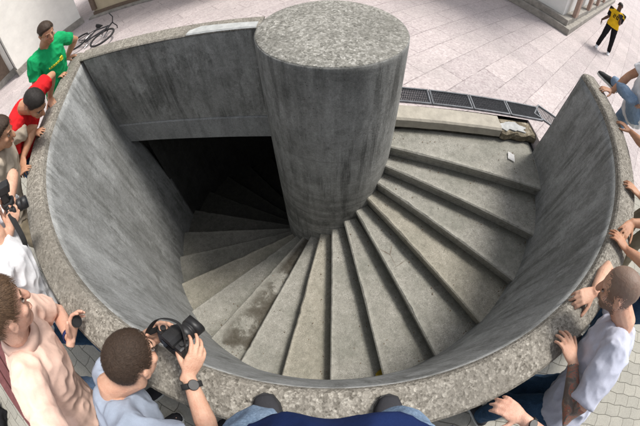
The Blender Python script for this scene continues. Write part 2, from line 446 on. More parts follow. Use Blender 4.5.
# ---- the round column
col = empty('concrete_column', (0, 0, 0)); tagit(col, 'thick round concrete column in the middle of the spiral steps', 'column')
bm = bmesh.new(); n = 96; rings = []
for z, r in [(-3.6, RC)] + [(z, RC) for z in (-2.6, -2.0, -1.5, -1.0, -.5, 0, .4, .8)] + [(ZR - .05, RC), (ZR - .015, RC - .001), (ZR - .004, RC - .008)]:
    rings.append([polar(r * (1 + .003 * mnoise.noise(V((math.cos(2 * math.pi * i / n) * 2, math.sin(2 * math.pi * i / n) * 2, z * 2)))), 2 * math.pi * i / n, z) for i in range(n)])
loft(bm, rings); build('shaft', bm, M['col'], col, True)
for p in col.children[0].data.polygons:
    if len(p.vertices) > 4: p.use_smooth = False
bm = bmesh.new(); rings = []
for z, r in ((ZR - .02, RC - .02), (ZR - .004, RC - .0085), (ZR + .001, RC - .016)):
    rings.append([polar(r, 2 * math.pi * i / n, z) for i in range(n)])
vs = [[bm.verts.new(p) for p in r] for r in rings]
for i in range(2):
    for j in range(n): bm.faces.new((vs[i][j], vs[i][(j + 1) % n], vs[i + 1][(j + 1) % n], vs[i + 1][j]))
prev = vs[-1]
for rr in (.5, .4, .3, .2, .1):
    cur = [bm.verts.new(polar(rr, 2 * math.pi * i / n, ZR + .002 + .004 * mnoise.noise(V((rr * 6 * math.cos(i * .065), rr * 6 * math.sin(i * .065), 2))))) for i in range(n)]
    for j in range(n): bm.faces.new((prev[j], prev[(j + 1) % n], cur[(j + 1) % n], cur[j]))
    prev = cur
bm.faces.new(prev)
build('top', bm, M['ctop'], col, True)

# ---- the curved parapet: smooth inner face + exposed aggregate coping
par = empty('stair_wall', (0, -RO, 0)); tagit(par, 'curved concrete parapet wall with pebbly coping around the stairwell', 'wall')
NA = 150
angs = [A_END + (A_LEFT - A_END) * i / NA for i in range(NA + 1)]
def sweep(prof, closed=True, wob=0.0):
    bm = bmesh.new(); g = []
    for a in angs:
        row = []
        for r, z in prof:
            w = wob * mnoise.noise(V((math.cos(a) * 3, math.sin(a) * 3, z * 2 + r)))
            fl = flare(a) if z > -.2 else 1 + (flare(a) - 1) * max(0, min(1, (z + .9) / .7))
            row.append(bm.verts.new(polar((r + w) * fl, a, z)))
        g.append(row)
    m = len(prof)
    for i in range(len(g) - 1):
        for j in range(m if closed else m - 1):
            bm.faces.new((g[i][j], g[i][(j + 1) % m], g[i + 1][(j + 1) % m], g[i + 1][j]))
    if closed: bm.faces.new(g[0]); bm.faces.new(g[-1][::-1])
    return bm
inner = [(RW, z) for z in (-3.6, -2.6, -1.8, -1.2, -.6)] + [(RW, -.02), (RW + .016, .25), (RW + .034, .55), (RW + .052, .80), (RW + .064, .95), (RW + .0695, ZR - .052), (RW + .10, ZR - .06), (RW + .12, -3.6)]
build('wall_face', sweep(inner, True, .006), M['wall'], par, True, base=(0, -RO, 0))
cop = [(RW + .0712, ZR - .056), (RW + .079, ZR - .020), (RW + .090, ZR - .004), (RW + .108, ZR + .003), (RW + .15, ZR + .005), (RO - .07, ZR + .004), (RO - .012, ZR - .002), (RO, ZR - .016), (RO, ZR - .3), (RO, -.12), (RW + .125, -.12), (RW + .104, ZR - .1)]
build('coping', sweep(cop, True, .003), M['rim'], par, False, base=(0, -RO, 0))

# ---- shaft below the plaza, on the far side
bm = bmesh.new(); g = []
aa = [A_LEFT + R_(1) + (A_END - 2 * math.pi - A_LEFT - R_(2)) * i / 60 for i in range(61)]
for a in aa: g.append([bm.verts.new(polar(r, a, z)) for r, z in ((RW + .001, -3.6), (RW + .001, -.16), (RW + .15, -.16), (RW + .15, -3.6))])
for i in range(60):
    for j in range(4): bm.faces.new((g[i][j], g[i][(j + 1) % 4], g[i + 1][(j + 1) % 4], g[i + 1][j]))
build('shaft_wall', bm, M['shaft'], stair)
bm = bmesh.new(); loft(bm, [[polar(RW + .3, 2 * math.pi * i / 48, z) for i in range(48)] for z in (-3.75, -3.55)])
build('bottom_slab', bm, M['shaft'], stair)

# ---- the straight beam across the descending side
beam = empty('concrete_beam', (-1.5, .3, 0)); tagit(beam, 'straight dark concrete balustrade wall joining curved parapet to the column', 'wall')
bA, bB = V((-2.50, .30, 0)), V((-.57, .105, 0))
bd = (bB - bA).normalized(); bn = V((-bd.y, bd.x, 0))
def slab(bm, A, B, off0, off1, z0, z1, nseg=20, wob=.004):
    rings = []
    for i in range(nseg + 1):
        p = A.lerp(B, i / nseg)
        w = wob * mnoise.noise(p * 3)
        rings.append([p + bn * (off0 + w) + V((0, 0, z0)), p + bn * (off0 + w) + V((0, 0, z1 - .012)), p + bn * (off0 + .012) + V((0, 0, z1)), p + bn * (off1 - .012) + V((0, 0, z1)), p + bn * off1 + V((0, 0, z1 - .012)), p + bn * off1 + V((0, 0, z0))])
    loft(bm, rings)
bm = bmesh.new(); slab(bm, bA, bB, 0, .21, .062, ZR - .022); build('upper_face', bm, M['beam'], beam, base=(-1.5, .3, 0))
bm = bmesh.new(); slab(bm, bA - bd * .12, bB, -.018, .25, -.225, .060); build('slab_edge', bm, M['slabedge'], beam, base=(-1.5, .3, 0))
bm = bmesh.new(); slab(bm, bA - bd * .1, bB, -.006, .216, ZR - .021, ZR - .002, 24, .003); build('coping', bm, M['rim'], beam, base=(-1.5, .3, 0))
M['patch'] = plain('mortar patch', (.38, .39, .385), .9, var=.22, scale=14, bump=.004)
bm = bmesh.new()
pa, pb = bA.lerp(bB, .66), bA.lerp(bB, .985)
loft(bm, [[pa + bn * (.0 - .009) + V((0, 0, ZR - .006)), pb + bn * (-.009) + V((0, 0, ZR - .006)), pb + bn * .10 + V((0, 0, ZR - .006)), pa + bd * .1 + bn * .13 + V((0, 0, ZR - .006)), pa + bn * .07 + V((0, 0, ZR - .006))],
          [pa + bn * (.004) + V((0, 0, ZR + .006)), pb + bn * (.004) + V((0, 0, ZR + .006)), pb + bn * .09 + V((0, 0, ZR + .006)), pa + bd * .11 + bn * .12 + V((0, 0, ZR + .006)), pa + bd * .01 + bn * .065 + V((0, 0, ZR + .006))]])
tagp = build('mortar_patch', bm, M['patch'], beam, base=(-1.5, .3, 0)); tagp['label'] = 'pale mortar repair on the top edge'

# ------------------------------------------------------------------ ground
def st(o): o['kind'] = 'structure'; return o
def rim_k(deg):       # how far the parapet's line stands off its circle, by clockwise angle
    return flare(R_(-deg)) if deg <= 190.5 else 1 + (flare(R_(-190.5)) - 1) * max(0, 1 - (deg - 190.5) / 8)
bm = bmesh.new()
K = 240
prevr = None
for r, rz_ in ((RW + .06, -.25), (RW + .06, 0), (4, 0), (7, 0), (12, 0), (25, 0), (60, 0), (130, 0)):
    cur = [bm.verts.new(polar(r * (rim_k(360 - 360 * i / K) if r < 3 else 1), 2 * math.pi * i / K, rz_)) for i in range(K)]
    if prevr:
        for j in range(K): bm.faces.new((prevr[j], prevr[(j + 1) % K], cur[(j + 1) % K], cur[j]))
    prevr = cur
# the plaza over the lower flight: from the drain kerb round to the beam
a_s, a_e = R_(9.5), R_(171)
def kerb_y(x): return .275 - .0985 * (x - .7)
inn, out = [], []
poly = [V((RW + .059, kerb_y(RW) , 0))]
Kp = 60
poly = []
for i in range(Kp + 1):
    a = R_(3.2) + (R_(170.5) - R_(3.2)) * i / Kp
    poly.append(polar((RW + .06) * rim_k(360 - math.degrees(a)), a, 0))
poly.append(bA + bn * .12 + bd * .1); poly.append(bB + bn * .12)
for i in range(13):
    a = R_(168) + (R_(24) - R_(168)) * i / 12
    poly.append(polar(RC - .02, a, 0))
poly.append(V((.60, kerb_y(.6), 0)))
top = [bm.verts.new(p) for p in poly]
f = bm.faces.new(top)
bmesh.ops.triangulate(bm, faces=[f])
plaza = build('plaza', bm, M['plaza']); st(plaza)
# its thick slab below
bm = bmesh.new(); loft(bm, [[V((p.x, p.y, z)) for p in poly] for z in (-.22, -.008)])
bmesh.ops.triangulate(bm, faces=[f for f in bm.faces if len(f.verts) > 4])
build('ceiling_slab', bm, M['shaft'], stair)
bm = bmesh.new(); g = []
for i in range(81):
    a = R_(-184) + R_(170) * i / 80
    g.append([bm.verts.new(polar(r, a, .004)) for r in (RO - .05, 4, 8, 14)])
for i in range(80):
    for j in range(3): bm.faces.new((g[i][j], g[i][j + 1], g[i + 1][j + 1], g[i + 1][j]))
st(build('pavement', bm, M['paver']))

# ---- kerb block at the head of the stairs
M['kerb'] = plain('kerb concrete', (.36, .335, .285), .9, var=.18, scale=9, bump=.004, bscale=70)
kd = V((1, -.0985, 0)).normalized(); kn = V((-kd.y, kd.x, 0))
KM = Matrix((kd, kn, V((0, 0, 1)))).transposed()
def strip(bm, p0, length, w0, w1, z0, z1, seed=0, rag=0.0, nseg=16):
    rings = []
    for i in range(nseg + 1):
        p = p0 + kd * (length * i / nseg)
        j = lambda q: rag * mnoise.noise(V((i * .5, q, seed)))
        rings.append([p + kn * (w0 + j(1)) + V((0, 0, z0)), p + kn * (w0 + j(1)) + V((0, 0, z1 - .02)), p + kn * (w0 + .02 + j(2)) + V((0, 0, z1 + j(3) * .4)), p + kn * (w1 - .004) + V((0, 0, z1 + j(4) * .3)), p + kn * w1 + V((0, 0, z0))])
    loft(bm, rings)
ke = empty('kerb_stone', (1.2, .1, 0)); tagit(ke, 'long pale concrete kerb block at the head of the stairs', 'kerb')
bm = bmesh.new(); strip(bm, V((.585, .05, 0)), 1.29, 0, .222, -.10, .016, 1, .006); build('block', bm, M['kerb'], ke, base=(1.2, .1, 0))
M['moss'] = plain('mossy riser', (.05, .047, .036), .95, var=.6, scale=16, bump=.012, bscale=30)
bm = bmesh.new(); strip(bm, V((.56, .075, 0)), 1.9, 0, .16, Z0 - .3, -.07, 5, .01); build('riser', bm, M['moss'], ke, base=(1.2, .1, 0))
M['broken'] = aggregate('broken concrete', (.06, .05, .035), (.2, .17, .12), (.42, .38, .30), 40, .4)
bk = build('broken_kerb', (lambda b: (strip(b, V((1.885, -.078, 0)), .78, 0, .222, -.12, -.02, 9, .035, 14), b)[1])(bmesh.new()), M['broken'])
tagit(bk, 'broken mossy end of the kerb with a pale worn patch beside the wall', 'kerb')
bm = bmesh.new(); pc = V((2.08, .0, -.012)); rnd = random.Random(3)
loft(bm, [[pc + kd * (.19 * math.cos(t) * (1 + .9 * mnoise.noise(V((math.cos(t) * 1.9, math.sin(t) * 1.9, 0))))) + kn * (.075 * math.sin(t) * (1 + .9 * mnoise.noise(V((math.cos(t) * 2.2, math.sin(t) * 2.2, 5))))) + V((0, 0, z)) for t in [i * math.pi / 12 for i in range(24)]] for z in (-.02, .008)])
build('worn_patch', bm, M['patch'], bk)

# ---- drain gratings
def grate():
    root = empty('drain_grate', (0, 0, 0))
    L, W = .50, .262
    bm = bmesh.new()
    for s in (-1, 1):
        box(bm, (0, s * (W / 2 - .01), -.008), (L - .006, .02, .032)); box(bm, (s * (L / 2 - .012), 0, -.008), (.016, W, .034))
    build('frame', bm, M['steel'], root)
    bm = bmesh.new()
    for i in range(22): box(bm, (-L / 2 + .03 + i * (L - .06) / 21, 0, -.011), (.0065, W - .03, .024))
    for j in range(5): box(bm, (0, -W / 2 + .045 + j * (W - .09) / 4, -.017), (L - .03, .006, .012))
    build('bars', bm, M['grate'], root)
    bm = bmesh.new(); box(bm, (0, 0, -.05), (L, W, .03)); build('channel', bm, M['rubber'], root)
    return root
M['grate'] = plain('grate bars', (.055, .06, .068), .5, .5, var=.3)
def copy_tree(o, parent=None):
    c = o.copy(); COL.objects.link(c); c.parent = parent
    for ch in o.children: copy_tree(ch, c)
    return c
g0 = grate()
gl = ['steel drain grate half hidden behind the column', 'steel drain grate first in full view from the column', 'steel drain grate third along from the column',
      'steel drain grate at the broken kerb end', 'slanting steel drain grate tucked against the parapet end']
ang_k = math.atan2(kd.y, kd.x)
for i, lab in enumerate(gl):
    o = g0 if i == 0 else copy_tree(g0)
    if i < 4: p = V((.87, .435, .014)) + kd * (.505 * i); o.rotation_euler = (0, 0, ang_k)
    else: p = V((.87, .435, .014)) + kd * (.505 * 3 + .37) + V((.045, -.07, -.003)); o.rotation_euler = (0, 0, ang_k - R_(38))
    o.location = p; tagit(o, lab, 'drain grate', 'drain grates along the kerb')

# ------------------------------------------------------------------ buildings
M['wall_white'] = plain('white render', (.82, .80, .75), .9, var=.07, scale=4, bump=.004, bscale=40)
M['panel'] = plain('pale panel', (.72, .72, .70), .7, var=.06, scale=3)
M['plinth'] = plain('stone plinth', (.30, .28, .25), .9, var=.3, scale=6, bump=.01, bscale=30)
M['pilaster'] = plain('brown pilaster', (.36, .25, .20), .8, var=.12, scale=8)
M['tan'] = plain('tan panel', (.50, .42, .29), .8, var=.1, scale=4)
M['brown_dark'] = plain('brown dark frame', (.16, .115, .085), .7, var=.2)
def orient(u):
    u = V(u).normalized(); w = V((-u.y, u.x, 0))
    return Matrix((u, w, V((0, 0, 1)))).transposed()
# the kiosk on the right: corner at (5.38, 3.16), one face along e1, another along e2
kc = V((5.38, 3.16, 0)); e1 = V((-.60, .80, 0)).normalized(); e2 = V((.80, .60, 0)).normalized()
bt = empty('white_kiosk_building', kc); tagit(bt, 'white panelled building with brown pilasters behind the yellow shirt', 'building')
MB = Matrix((e2, e1, V((0, 0, 1)))).transposed()
def bpt(u, v, z): return kc + e2 * u + e1 * v + V((0, 0, z))
LU, LV, HH = 14.0, 9.0, 4.2
bm = bmesh.new(); box(bm, bpt(LU / 2, LV / 2, .09), (LU, LV, .18), MB); box(bm, bpt(LU / 2 + .06, LV / 2 + .06, .26), (LU - .12, LV - .12, .16), MB); build('plinth', bm, M['plinth'], bt, base=kc, bevel=.012)
bm = bmesh.new(); box(bm, bpt(LU / 2 + .16, LV / 2 + .16, HH / 2 + .3), (LU - .32, LV - .32, HH), MB); build('wall', bm, M['panel'], bt, base=kc)
for u in (.95, 3.2, 5.4, 7.6): 
    bm = bmesh.new(); box(bm, bpt(u, .13, HH / 2 + .34), (.34, .1, HH), MB); build('pilaster', bm, M['pilaster'], bt, base=kc, bevel=.01)
for v in (2.6, 5.2):
    bm = bmesh.new(); box(bm, bpt(.13, v, HH / 2 + .34), (.1, .34, HH), MB); build('pilaster', bm, M['pilaster'], bt, base=kc, bevel=.01)
for u in (2.1, 4.3, 6.5):
    bm = bmesh.new(); box(bm, bpt(u, .145, 2.3), (1.2, .06, 1.5), MB); w_ = build('window', bm, M['brown_dark'], bt, base=kc)
    bm = bmesh.new(); box(bm, bpt(u, .128, 2.3), (1.08, .05, 1.38), MB); build('pane', bm, M['glass'], w_, base=kc)
bm = bmesh.new(); box(bm, bpt(LU / 2, LV / 2, HH + .4), (LU + .3, LV + .3, .2), MB); build('roof', bm, M['plinth'], bt, base=kc)
# the pair on the left
lc = V((-6.16, 5.18, 0)); f1 = V((-1.23, -1.80, 0)).normalized(); fn = V((-f1.y, f1.x, 0))   # f1 runs along its face; fn points away from us?
if (lc + fn - CAM).length < (lc - CAM).length: fn = -fn
bl = empty('white_rendered_building', lc); tagit(bl, 'white rendered building with a brown door behind the green shirt', 'building')
ML = Matrix((f1, fn, V((0, 0, 1)))).transposed()
def lpt(u, v, z): return lc + f1 * u + fn * v + V((0, 0, z))
bm = bmesh.new(); box(bm, lpt(1.09, 2.0, 2.7), (2.18, 4.0, 5.0), ML); box(bm, lpt(6.2, 2.6, 2.7), (8.0, 4.0, 5.0), ML); build('wall', bm, M['wall_white'], bl, base=lc)
bm = bmesh.new(); box(bm, lpt(1.09, 2.0, .10), (2.26, 4.1, .2), ML); box(bm, lpt(6.2, 2.55, .10), (8, 4.0, .2), ML); build('plinth', bm, M['plinth'], bl, base=lc, bevel=.01)
bm = bmesh.new(); box(bm, lpt(2.95, .58, 1.25), (1.2, .08, 2.1), ML); dr = build('door', bm, M['brown_dark'], bl, base=lc, bevel=.01)
bm = bmesh.new(); box(bm, lpt(2.5, .52, 1.15), (.03, .05, .14), ML); build('handle', bm, M['silver'], dr, base=lc)
bm = bmesh.new(); box(bm, lpt(5, 2.2, 5.3), (11, 4.6, .2), ML); build('roof', bm, M['plinth'], bl, base=lc)
tcn = V((-5.95, 5.20, 0)); t1 = V((.94, -.10, 0)).normalized(); tn = V((-t1.y, t1.x, 0))
tb = empty('tan_building', tcn); tagit(tb, 'tan panelled building on a stone ledge behind the bicycle', 'building')
MT = Matrix((t1, tn, V((0, 0, 1)))).transposed()
def tpt(u, v, z): return tcn + t1 * u + tn * v + V((0, 0, z))
bm = bmesh.new(); box(bm, tpt(3.0, 2.0, .03), (6.0, 4.0, .06), MT); build('plinth', bm, M['plinth'], tb, base=tcn, bevel=.015)
bm = bmesh.new(); box(bm, tpt(3.03, 2.1, 2.3), (5.8, 3.8, 4.6), MT); build('wall', bm, M['tan'], tb, base=tcn)
for u in (.2, 2.1, 4.0, 5.85):
    bm = bmesh.new(); box(bm, tpt(u, .17, 2.4), (.14, .1, 4.38), MT); build('post', bm, M['brown_dark'], tb, base=tcn)
bm = bmesh.new(); box(bm, tpt(3.03, .17, .10), (5.8, .08, .09), MT); build('sill', bm, M['brown_dark'], tb, base=tcn)
bm = bmesh.new(); box(bm, tpt(3, 2, 4.7), (6.3, 4.3, .2), MT); build('roof', bm, M['plinth'], tb, base=tcn)

# ------------------------------------------------------------------ people
def nrm(v): return V(v).normalized()
def ik(S, W, l1, l2, pole):
    d = W - S; L = d.length; mx = (l1 + l2) * .985
    if L > mx:
        k = L / mx; l1 *= k; l2 *= k; L *= 1
        if k > 1.12: print('REACH', round(k, 2))
    a = (l1 * l1 - l2 * l2 + L * L) / (2 * L); h = math.sqrt(max(0, l1 * l1 - a * a))
    u = d.normalized(); p = V(pole) - u * V(pole).dot(u)
    if p.length < 1e-4: p = u.orthogonal()
    return S + u * a + p.normalized() * h

def hand_shape(bm, W, d, n, side, s=1.0, curl=(.25, .35, .3), spread=.10, thumb=(.62, .72, -.25), tcurl=.4):
    """W wrist, d finger direction, n back of the hand, side +1 left / -1 right"""
    d = nrm(d); n = nrm(V(n) - d * V(n).dot(d)); t = d.cross(n) * side
    P = lambda a, b, c: W + d * (a * s) + t * (b * s) + n * (c * s)
    rg = []
    for a, hw, th in ((-.03, .026, .020), (0, .028, .018), (.03, .037, .0165), (.06, .042, .0145), (.088, .040, .012)):
        rg.append(ring(P(a, .001, -.002 if a > .02 else 0), t, n, hw * s, th * s, 14))
    loft(bm, rg)
    for i, (b, L, a0) in enumerate(((.0305, .071, .086), (.0105, .080, .091), (-.0105, .074, .088), (-.030, .058, .080))):
        c = curl if not isinstance(curl[0], (tuple, list)) else curl[i]
        sp_ = spread * (1.2 - .8 * i)
        dd = nrm(d * math.cos(sp_) + t * math.sin(sp_)); pts = [P(a0 - .02, b * .93, -.002), P(a0, b, 0)]; ang = 0
        for f, cc in zip((.45, .31, .24), c):
            ang += cc
            pts.append(pts[-1] + (dd * math.cos(ang) - n * math.sin(ang)) * (L * f * s))
        r = .0092 - .0007 * (i == 3)
        tube(bm, pts, [r * s, r * 1.04 * s, r * .98 * s, r * .9 * s, r * .78 * s], 9, n)
    td = nrm(d * thumb[0] + t * thumb[1] + n * thumb[2])
    p0 = P(.022, .022, -.006); p1 = p0 + td * (.042 * s); td2 = nrm(td + d * tcurl - n * .15); p2 = p1 + td2 * (.032 * s); p3 = p2 + nrm(td2 + d * tcurl * .6) * (.024 * s)
    tube(bm, [p0, p1, p2, p3], [.0145 * s, .0118 * s, .0106 * s, .0085 * s], 9, n)

def person(name, label, base, pelvis, neck, facing, head, look, hands, feet, s=1.0, skin='skin', shirt='green', trousers=None, shoe=None, hair=None, sleeve=.62, voxel=.006,
           tilt=None, group='people leaning on the stairwell wall', poles=((0, 0, -1), (0, 0, -1)), kpole=None, decide=None, fat=1.0, collar=None, hem=.0, extra_mats=None, shirt_len=.06, hidden_head=False):
    base = V(base); pelvis = V(pelvis); neck = V(neck); head = V(head)
    if (neck - head).length > .205 * s: neck = head + (neck - head).normalized() * (.205 * s)
    root = empty(name, base); tagit(root, label, 'person', group)
    u = nrm(neck - pelvis); fwd = nrm(V(facing) - u * V(facing).dot(u)); r = fwd.cross(u)
    Hf = nrm(look); Hu = nrm((V(tilt) if tilt else V((0, 0, 1)) + u * .3)); Hu = nrm(Hu - Hf * Hu.dot(Hf)); Hr = Hf.cross(Hu)
    T = (neck - pelvis).length
    SP = lambda t, fo=0.0: pelvis + u * (T * t) + fwd * fo
    bm = bmesh.new()
    # torso
    loft(bm, [ring(SP(t, fo * s), r, fwd, a * s, b * s * fat, 18) for t, a, b, fo in ((-.14, .10, .08, 0), (-.06, .155, .11, 0), (.08, .165, .115, 0), (.32, .138, .10, .005), (.58, .155, .112, .01), (.80, .168, .105, .005), (.90, .15, .085, 0), (.97, .09, .065, 0), (1.0, .062, .06, 0))])
    hb = head - Hu * (.085 * s) - Hf * (.022 * s)
    tube(bm, [neck - u * .05 * s, neck + u * .02 * s, hb, hb + Hu * .03], [.070 * s, .062 * s, .060 * s, .058 * s], 14, r)
    # head
    E_ = lambda x, y, z, a, b, c: ell(bm, head + (Hr * x + Hf * y + Hu * z) * s, a * s, b * s, c * s, Hr, Hf, Hu, 22)
    E_(0, -.008, .012, .075, .097, .086); E_(0, .022, -.050, .061, .072, .078); E_(0, .052, -.103, .036, .036, .027)
    E_(0, .080, .004, .050, .014, .010); E_(0, .088, -.080, .026, .012, .009); E_(.040, .060, -.045, .022, .022, .02); E_(-.040, .060, -.045, .022, .022, .02)
    for q in (1, -1):
        E_(q * .077, -.008, -.026, .007, .019, .031); E_(q * .083, -.016, -.014, .006, .012, .016)
    tube(bm, [head + (Hf * .088 + Hu * .000) * s, head + (Hf * .103 - Hu * .026) * s, head + (Hf * .110 - Hu * .046) * s], [.009 * s, .012 * s, .015 * s], 10)
    # arms
    arms = []
    for q, (Wp, fd, bn_, kw), pole in zip((-1, 1), hands, poles):
        S = neck - u * (.055 * s) + r * (q * .186 * s)
        Wp = V(Wp); el = ik(S, Wp, .295 * s, .255 * s, V(pole))
        arms.append((S, el, Wp))
        fa = nrm(Wp - el)
        tube(bm, [neck - u * (.05 * s) + r * (q * .09 * s), S, S.lerp(el, .35), S.lerp(el, .8), el, el.lerp(Wp, .3), el.lerp(Wp, .75), Wp],
             [.062 * s, .060 * s, .051 * s, .043 * s, .040 * s, .043 * s, .032 * s, (.0275 * s, .023 * s)], 14, V(bn_) if abs(fa.dot(nrm(bn_))) < .95 else None)
        hand_shape(bm, Wp, fd, bn_, 1 if q < 0 else -1, s, **kw)
    # legs
    legs = []
    for q, (Fp, fdv) in zip((-1, 1), feet):
        Hp = pelvis + r * (q * .088 * s) - u * (.03 * s); Fp = V(Fp); An = Fp + V((0, 0, .085 * s))
        kp = V(kpole[(q + 1) // 2]) if kpole else fwd + V((0, 0, .1))
        kn_ = ik(Hp, An, .44 * s, .43 * s, kp)
        legs.append((Hp, kn_, An, nrm(fdv), Fp))
        tube(bm, [Hp, Hp.lerp(kn_, .4), kn_, kn_.lerp(An, .3), An], [.088 * s, .074 * s, .055 * s, .054 * s, .040 * s], 12)
        tube(bm, [An, Fp + nrm(fdv) * .06 * s + V((0, 0, .045 * s)), Fp + nrm(fdv) * .17 * s + V((0, 0, .03 * s))], [.04 * s, .04 * s, .03 * s], 10)
    mats = [M[skin]] + ([M[x] for x in extra_mats] if extra_mats else [])
    dec = (lambda c: decide(c, arms, head, Hr, Hf, Hu)) if decide else None
    fuse('body', bm, mats, root, base, voxel, 3, decide=dec)
    # eyes, brows, lips
    for q in (1, -1):
        ec = head + (Hr * (q * .032) + Hf * .0795 - Hu * .020) * s
        bm = bmesh.new(); ell(bm, ec, .0115 * s, .0085 * s, .0042 * s, Hr, Hf, Hu, 20); e_ = build('eye', bm, [M['sclera'], M['eye']], root, True, base=base); e_.location = (0, 0, 0)
        for pg in e_.data.polygons:
            dv_ = pg.center + base - ec
            if dv_.dot(Hf) > 0 and math.hypot(dv_.dot(Hr), dv_.dot(Hu) * .8) < .0062 * s: pg.material_index = 1
    bm = bmesh.new(); ell(bm, head + (Hf * .0925 - Hu * .081) * s, .021 * s, .0085 * s, .0055 * s, Hr, Hf, Hu, 14); build('lips', bm, M['lips'], root, True, base=base).location = (0, 0, 0)
    # hair
    if hair:
        hm, hl, nst, line = hair['mat'], hair.get('len', .014), hair.get('n', 2500), hair.get('line', .42)
        def zlim(az):   # lowest z of the hair for azimuth (0 front, pi back)
            a = abs(az)
            k = [(0, line), (.55, line - .06), (.95, .18), (1.25, -.18), (1.45, -.30), (1.62, .02), (1.9, -.05), (2.3, -.55), (math.pi, -.66)]
            for (x0, y0), (x1, y1) in zip(k, k[1:]):
                if a <= x1: return y0 + (y1 - y0) * (a - x0) / (x1 - x0)
            return k[-1][1]
        rx, ry, rz = .0775 * s, .100 * s, .0885 * s
        hc = head + (Hf * -.008 + Hu * .012) * s
        def surf(az, z, ex=0.0):
            h = math.sqrt(max(0, 1 - z * z)); dirv = Hr * (math.sin(az) * h * rx) + Hf * (math.cos(az) * h * ry) + Hu * (z * rz)
            nn = nrm(Hr * (math.sin(az) * h / rx) + Hf * (math.cos(az) * h / ry) + Hu * (z / rz))
            return hc + dirv + nn * ex, nn
        th = hair.get('thick', .006) * s
        bm = bmesh.new(); NAz, NZ = 56, 16; rows = []
        for i in range(NAz):
            az = -math.pi + 2 * math.pi * i / NAz; zl = zlim(az) + .05 * mnoise.noise(V((az * 4, 1, head.x * 5)))
            col_ = []
            for j in range(NZ + 1):
                f = j / NZ; lat = math.asin(max(-1, min(1, zl))); lat = lat + (math.pi / 2 - .03 - lat) * f
                z = math.sin(lat); ee = min(1, f * 5)
                p, nn = surf(az, z, -.003 * s + ee * (th + .0022 * s * mnoise.noise(V((math.sin(az) * 7, math.cos(az) * 7, z * 9)))))
                col_.append(bm.verts.new(p))
            rows.append(col_)
        for i in range(NAz):
            for j in range(NZ): bm.faces.new((rows[i][j], rows[(i + 1) % NAz][j], rows[(i + 1) % NAz][j + 1], rows[i][j + 1]))
        bm.faces.new([rw[-1] for rw in rows])
        # short strands, combed away from the whorl at the back of the crown
        rnd = random.Random(len(label)); wh = surf(math.pi * .93, .80)[0]
        for _ in range(nst):
            az = rnd.uniform(-math.pi, math.pi); z = rnd.uniform(-.7, 1)
            if z < zlim(az) + .03: continue
            p, nn = surf(az, z, th * .7)
            away = p - wh; away -= nn * away.dot(nn)
            if away.length < 1e-5: continue
            away.normalize(); sw = nn.cross(away)
            dv = nrm(away * 1.0 + sw * (.35 + rnd.uniform(-.22, .22)) + nn * rnd.uniform(.05, .38) - Hu * .15)
            L = hl * rnd.uniform(.6, 1.2) * s; w = dv.cross(nn)
            if w.length < 1e-5: continue
            w = w.normalized() * (.0008 * s)
            a, b, c = bm.verts.new(p - w), bm.verts.new(p + w), bm.verts.new(p + dv * L)
            bm.faces.new((a, b, c))
        o = build('hair', bm, M[hm], root, True, base=base); o.location = (0, 0, 0)
        if hair.get('brow', True):
            for q in (1, -1):
                bm = bmesh.new(); tube(bm, [head + (Hr * (q * .012) + Hf * .094 + Hu * .002) * s, head + (Hr * (q * .032) + Hf * .090 + Hu * .008) * s, head + (Hr * (q * .052) + Hf * .074 + Hu * .001) * s], [.0025 * s, .0032 * s, .002 * s], 8)
                build('eyebrow', bm, M[hm], root, True, base=base).location = (0, 0, 0)
    # shirt
    bm = bmesh.new(); g = 1.0
    loft(bm, [ring(SP(t, fo * s), r, fwd, a * s, b * s * fat, 22) for t, a, b, fo in ((-.02 - shirt_len, .196, .152, .004), (.10, .184, .141, .004), (.32, .163, .124, .008), (.58, .180, .134, .012), (.80, .196, .126, .008), (.90, .190, .106, 0), (.965, .130, .086, -.002), (1.0, .080, .077, -.004))])
    for (S, el, Wp), q in zip(arms, (-1, 1)):
        e = S.lerp(el, sleeve) if sleeve <= 1 else el.lerp(Wp, sleeve - 1)
        pts = [neck - u * (.062 * s) + r * (q * .08 * s), S + u * .0, S.lerp(el, .3)] + ([e] if sleeve <= 1 else [S.lerp(el, .75), el, e])
        rr = [.080 * s, .080 * s, .071 * s] + ([.069 * s] if sleeve <= 1 else [.058 * s, .054 * s, .045 * s])
        tube(bm, pts, rr, 16, None, False)
    sh = fuse('polo_shirt' if collar else 't_shirt', bm, M[shirt], root, base, max(voxel, .0065), 3, .0105 * s, 9.0)
    if collar:
        bm = bmesh.new(); N_ = 40; in_, out_ = [], []
        rg = []
        for i in range(N_ + 1):
            a = -math.pi * .5 + .28 + (2 * math.pi - .56) * i / N_   # open at the front
            a += math.pi
            dv = r * math.cos(a) + fwd * -math.sin(a)
            c0 = neck + u * (.005 * s)
            rg.append([c0 + dv * (.070 * s), c0 + dv * (.072 * s) + u * (.030 * s), c0 + dv * (.077 * s) + u * (.034 * s), c0 + dv * (.098 * s) - u * (.012 * s), c0 + dv * (.094 * s) - u * (.014 * s)])
        loft(bm, rg); build('collar', bm, M[shirt], sh, True, base=base).location = (0, 0, 0)
    # trousers and shoes
    if trousers:
        bm = bmesh.new()
        loft(bm, [ring(SP(t), r, fwd, a * s, b * s * fat, 20) for t, a, b in ((-.17, .12, .10), (-.10, .166, .122), (.0, .164, .120), (.06, .155, .114))])
        for Hp, kn_, An, fd, Fp in legs:
            tube(bm, [Hp + u * .03, Hp.lerp(kn_, .4), kn_, kn_.lerp(An, .35), An.lerp(kn_, .02)], [.102 * s, .090 * s, .070 * s, .066 * s, .058 * s], 14, None, False)
        fuse('trousers', bm, M[trousers], root, base, .008, 3, .006 * s, 10)
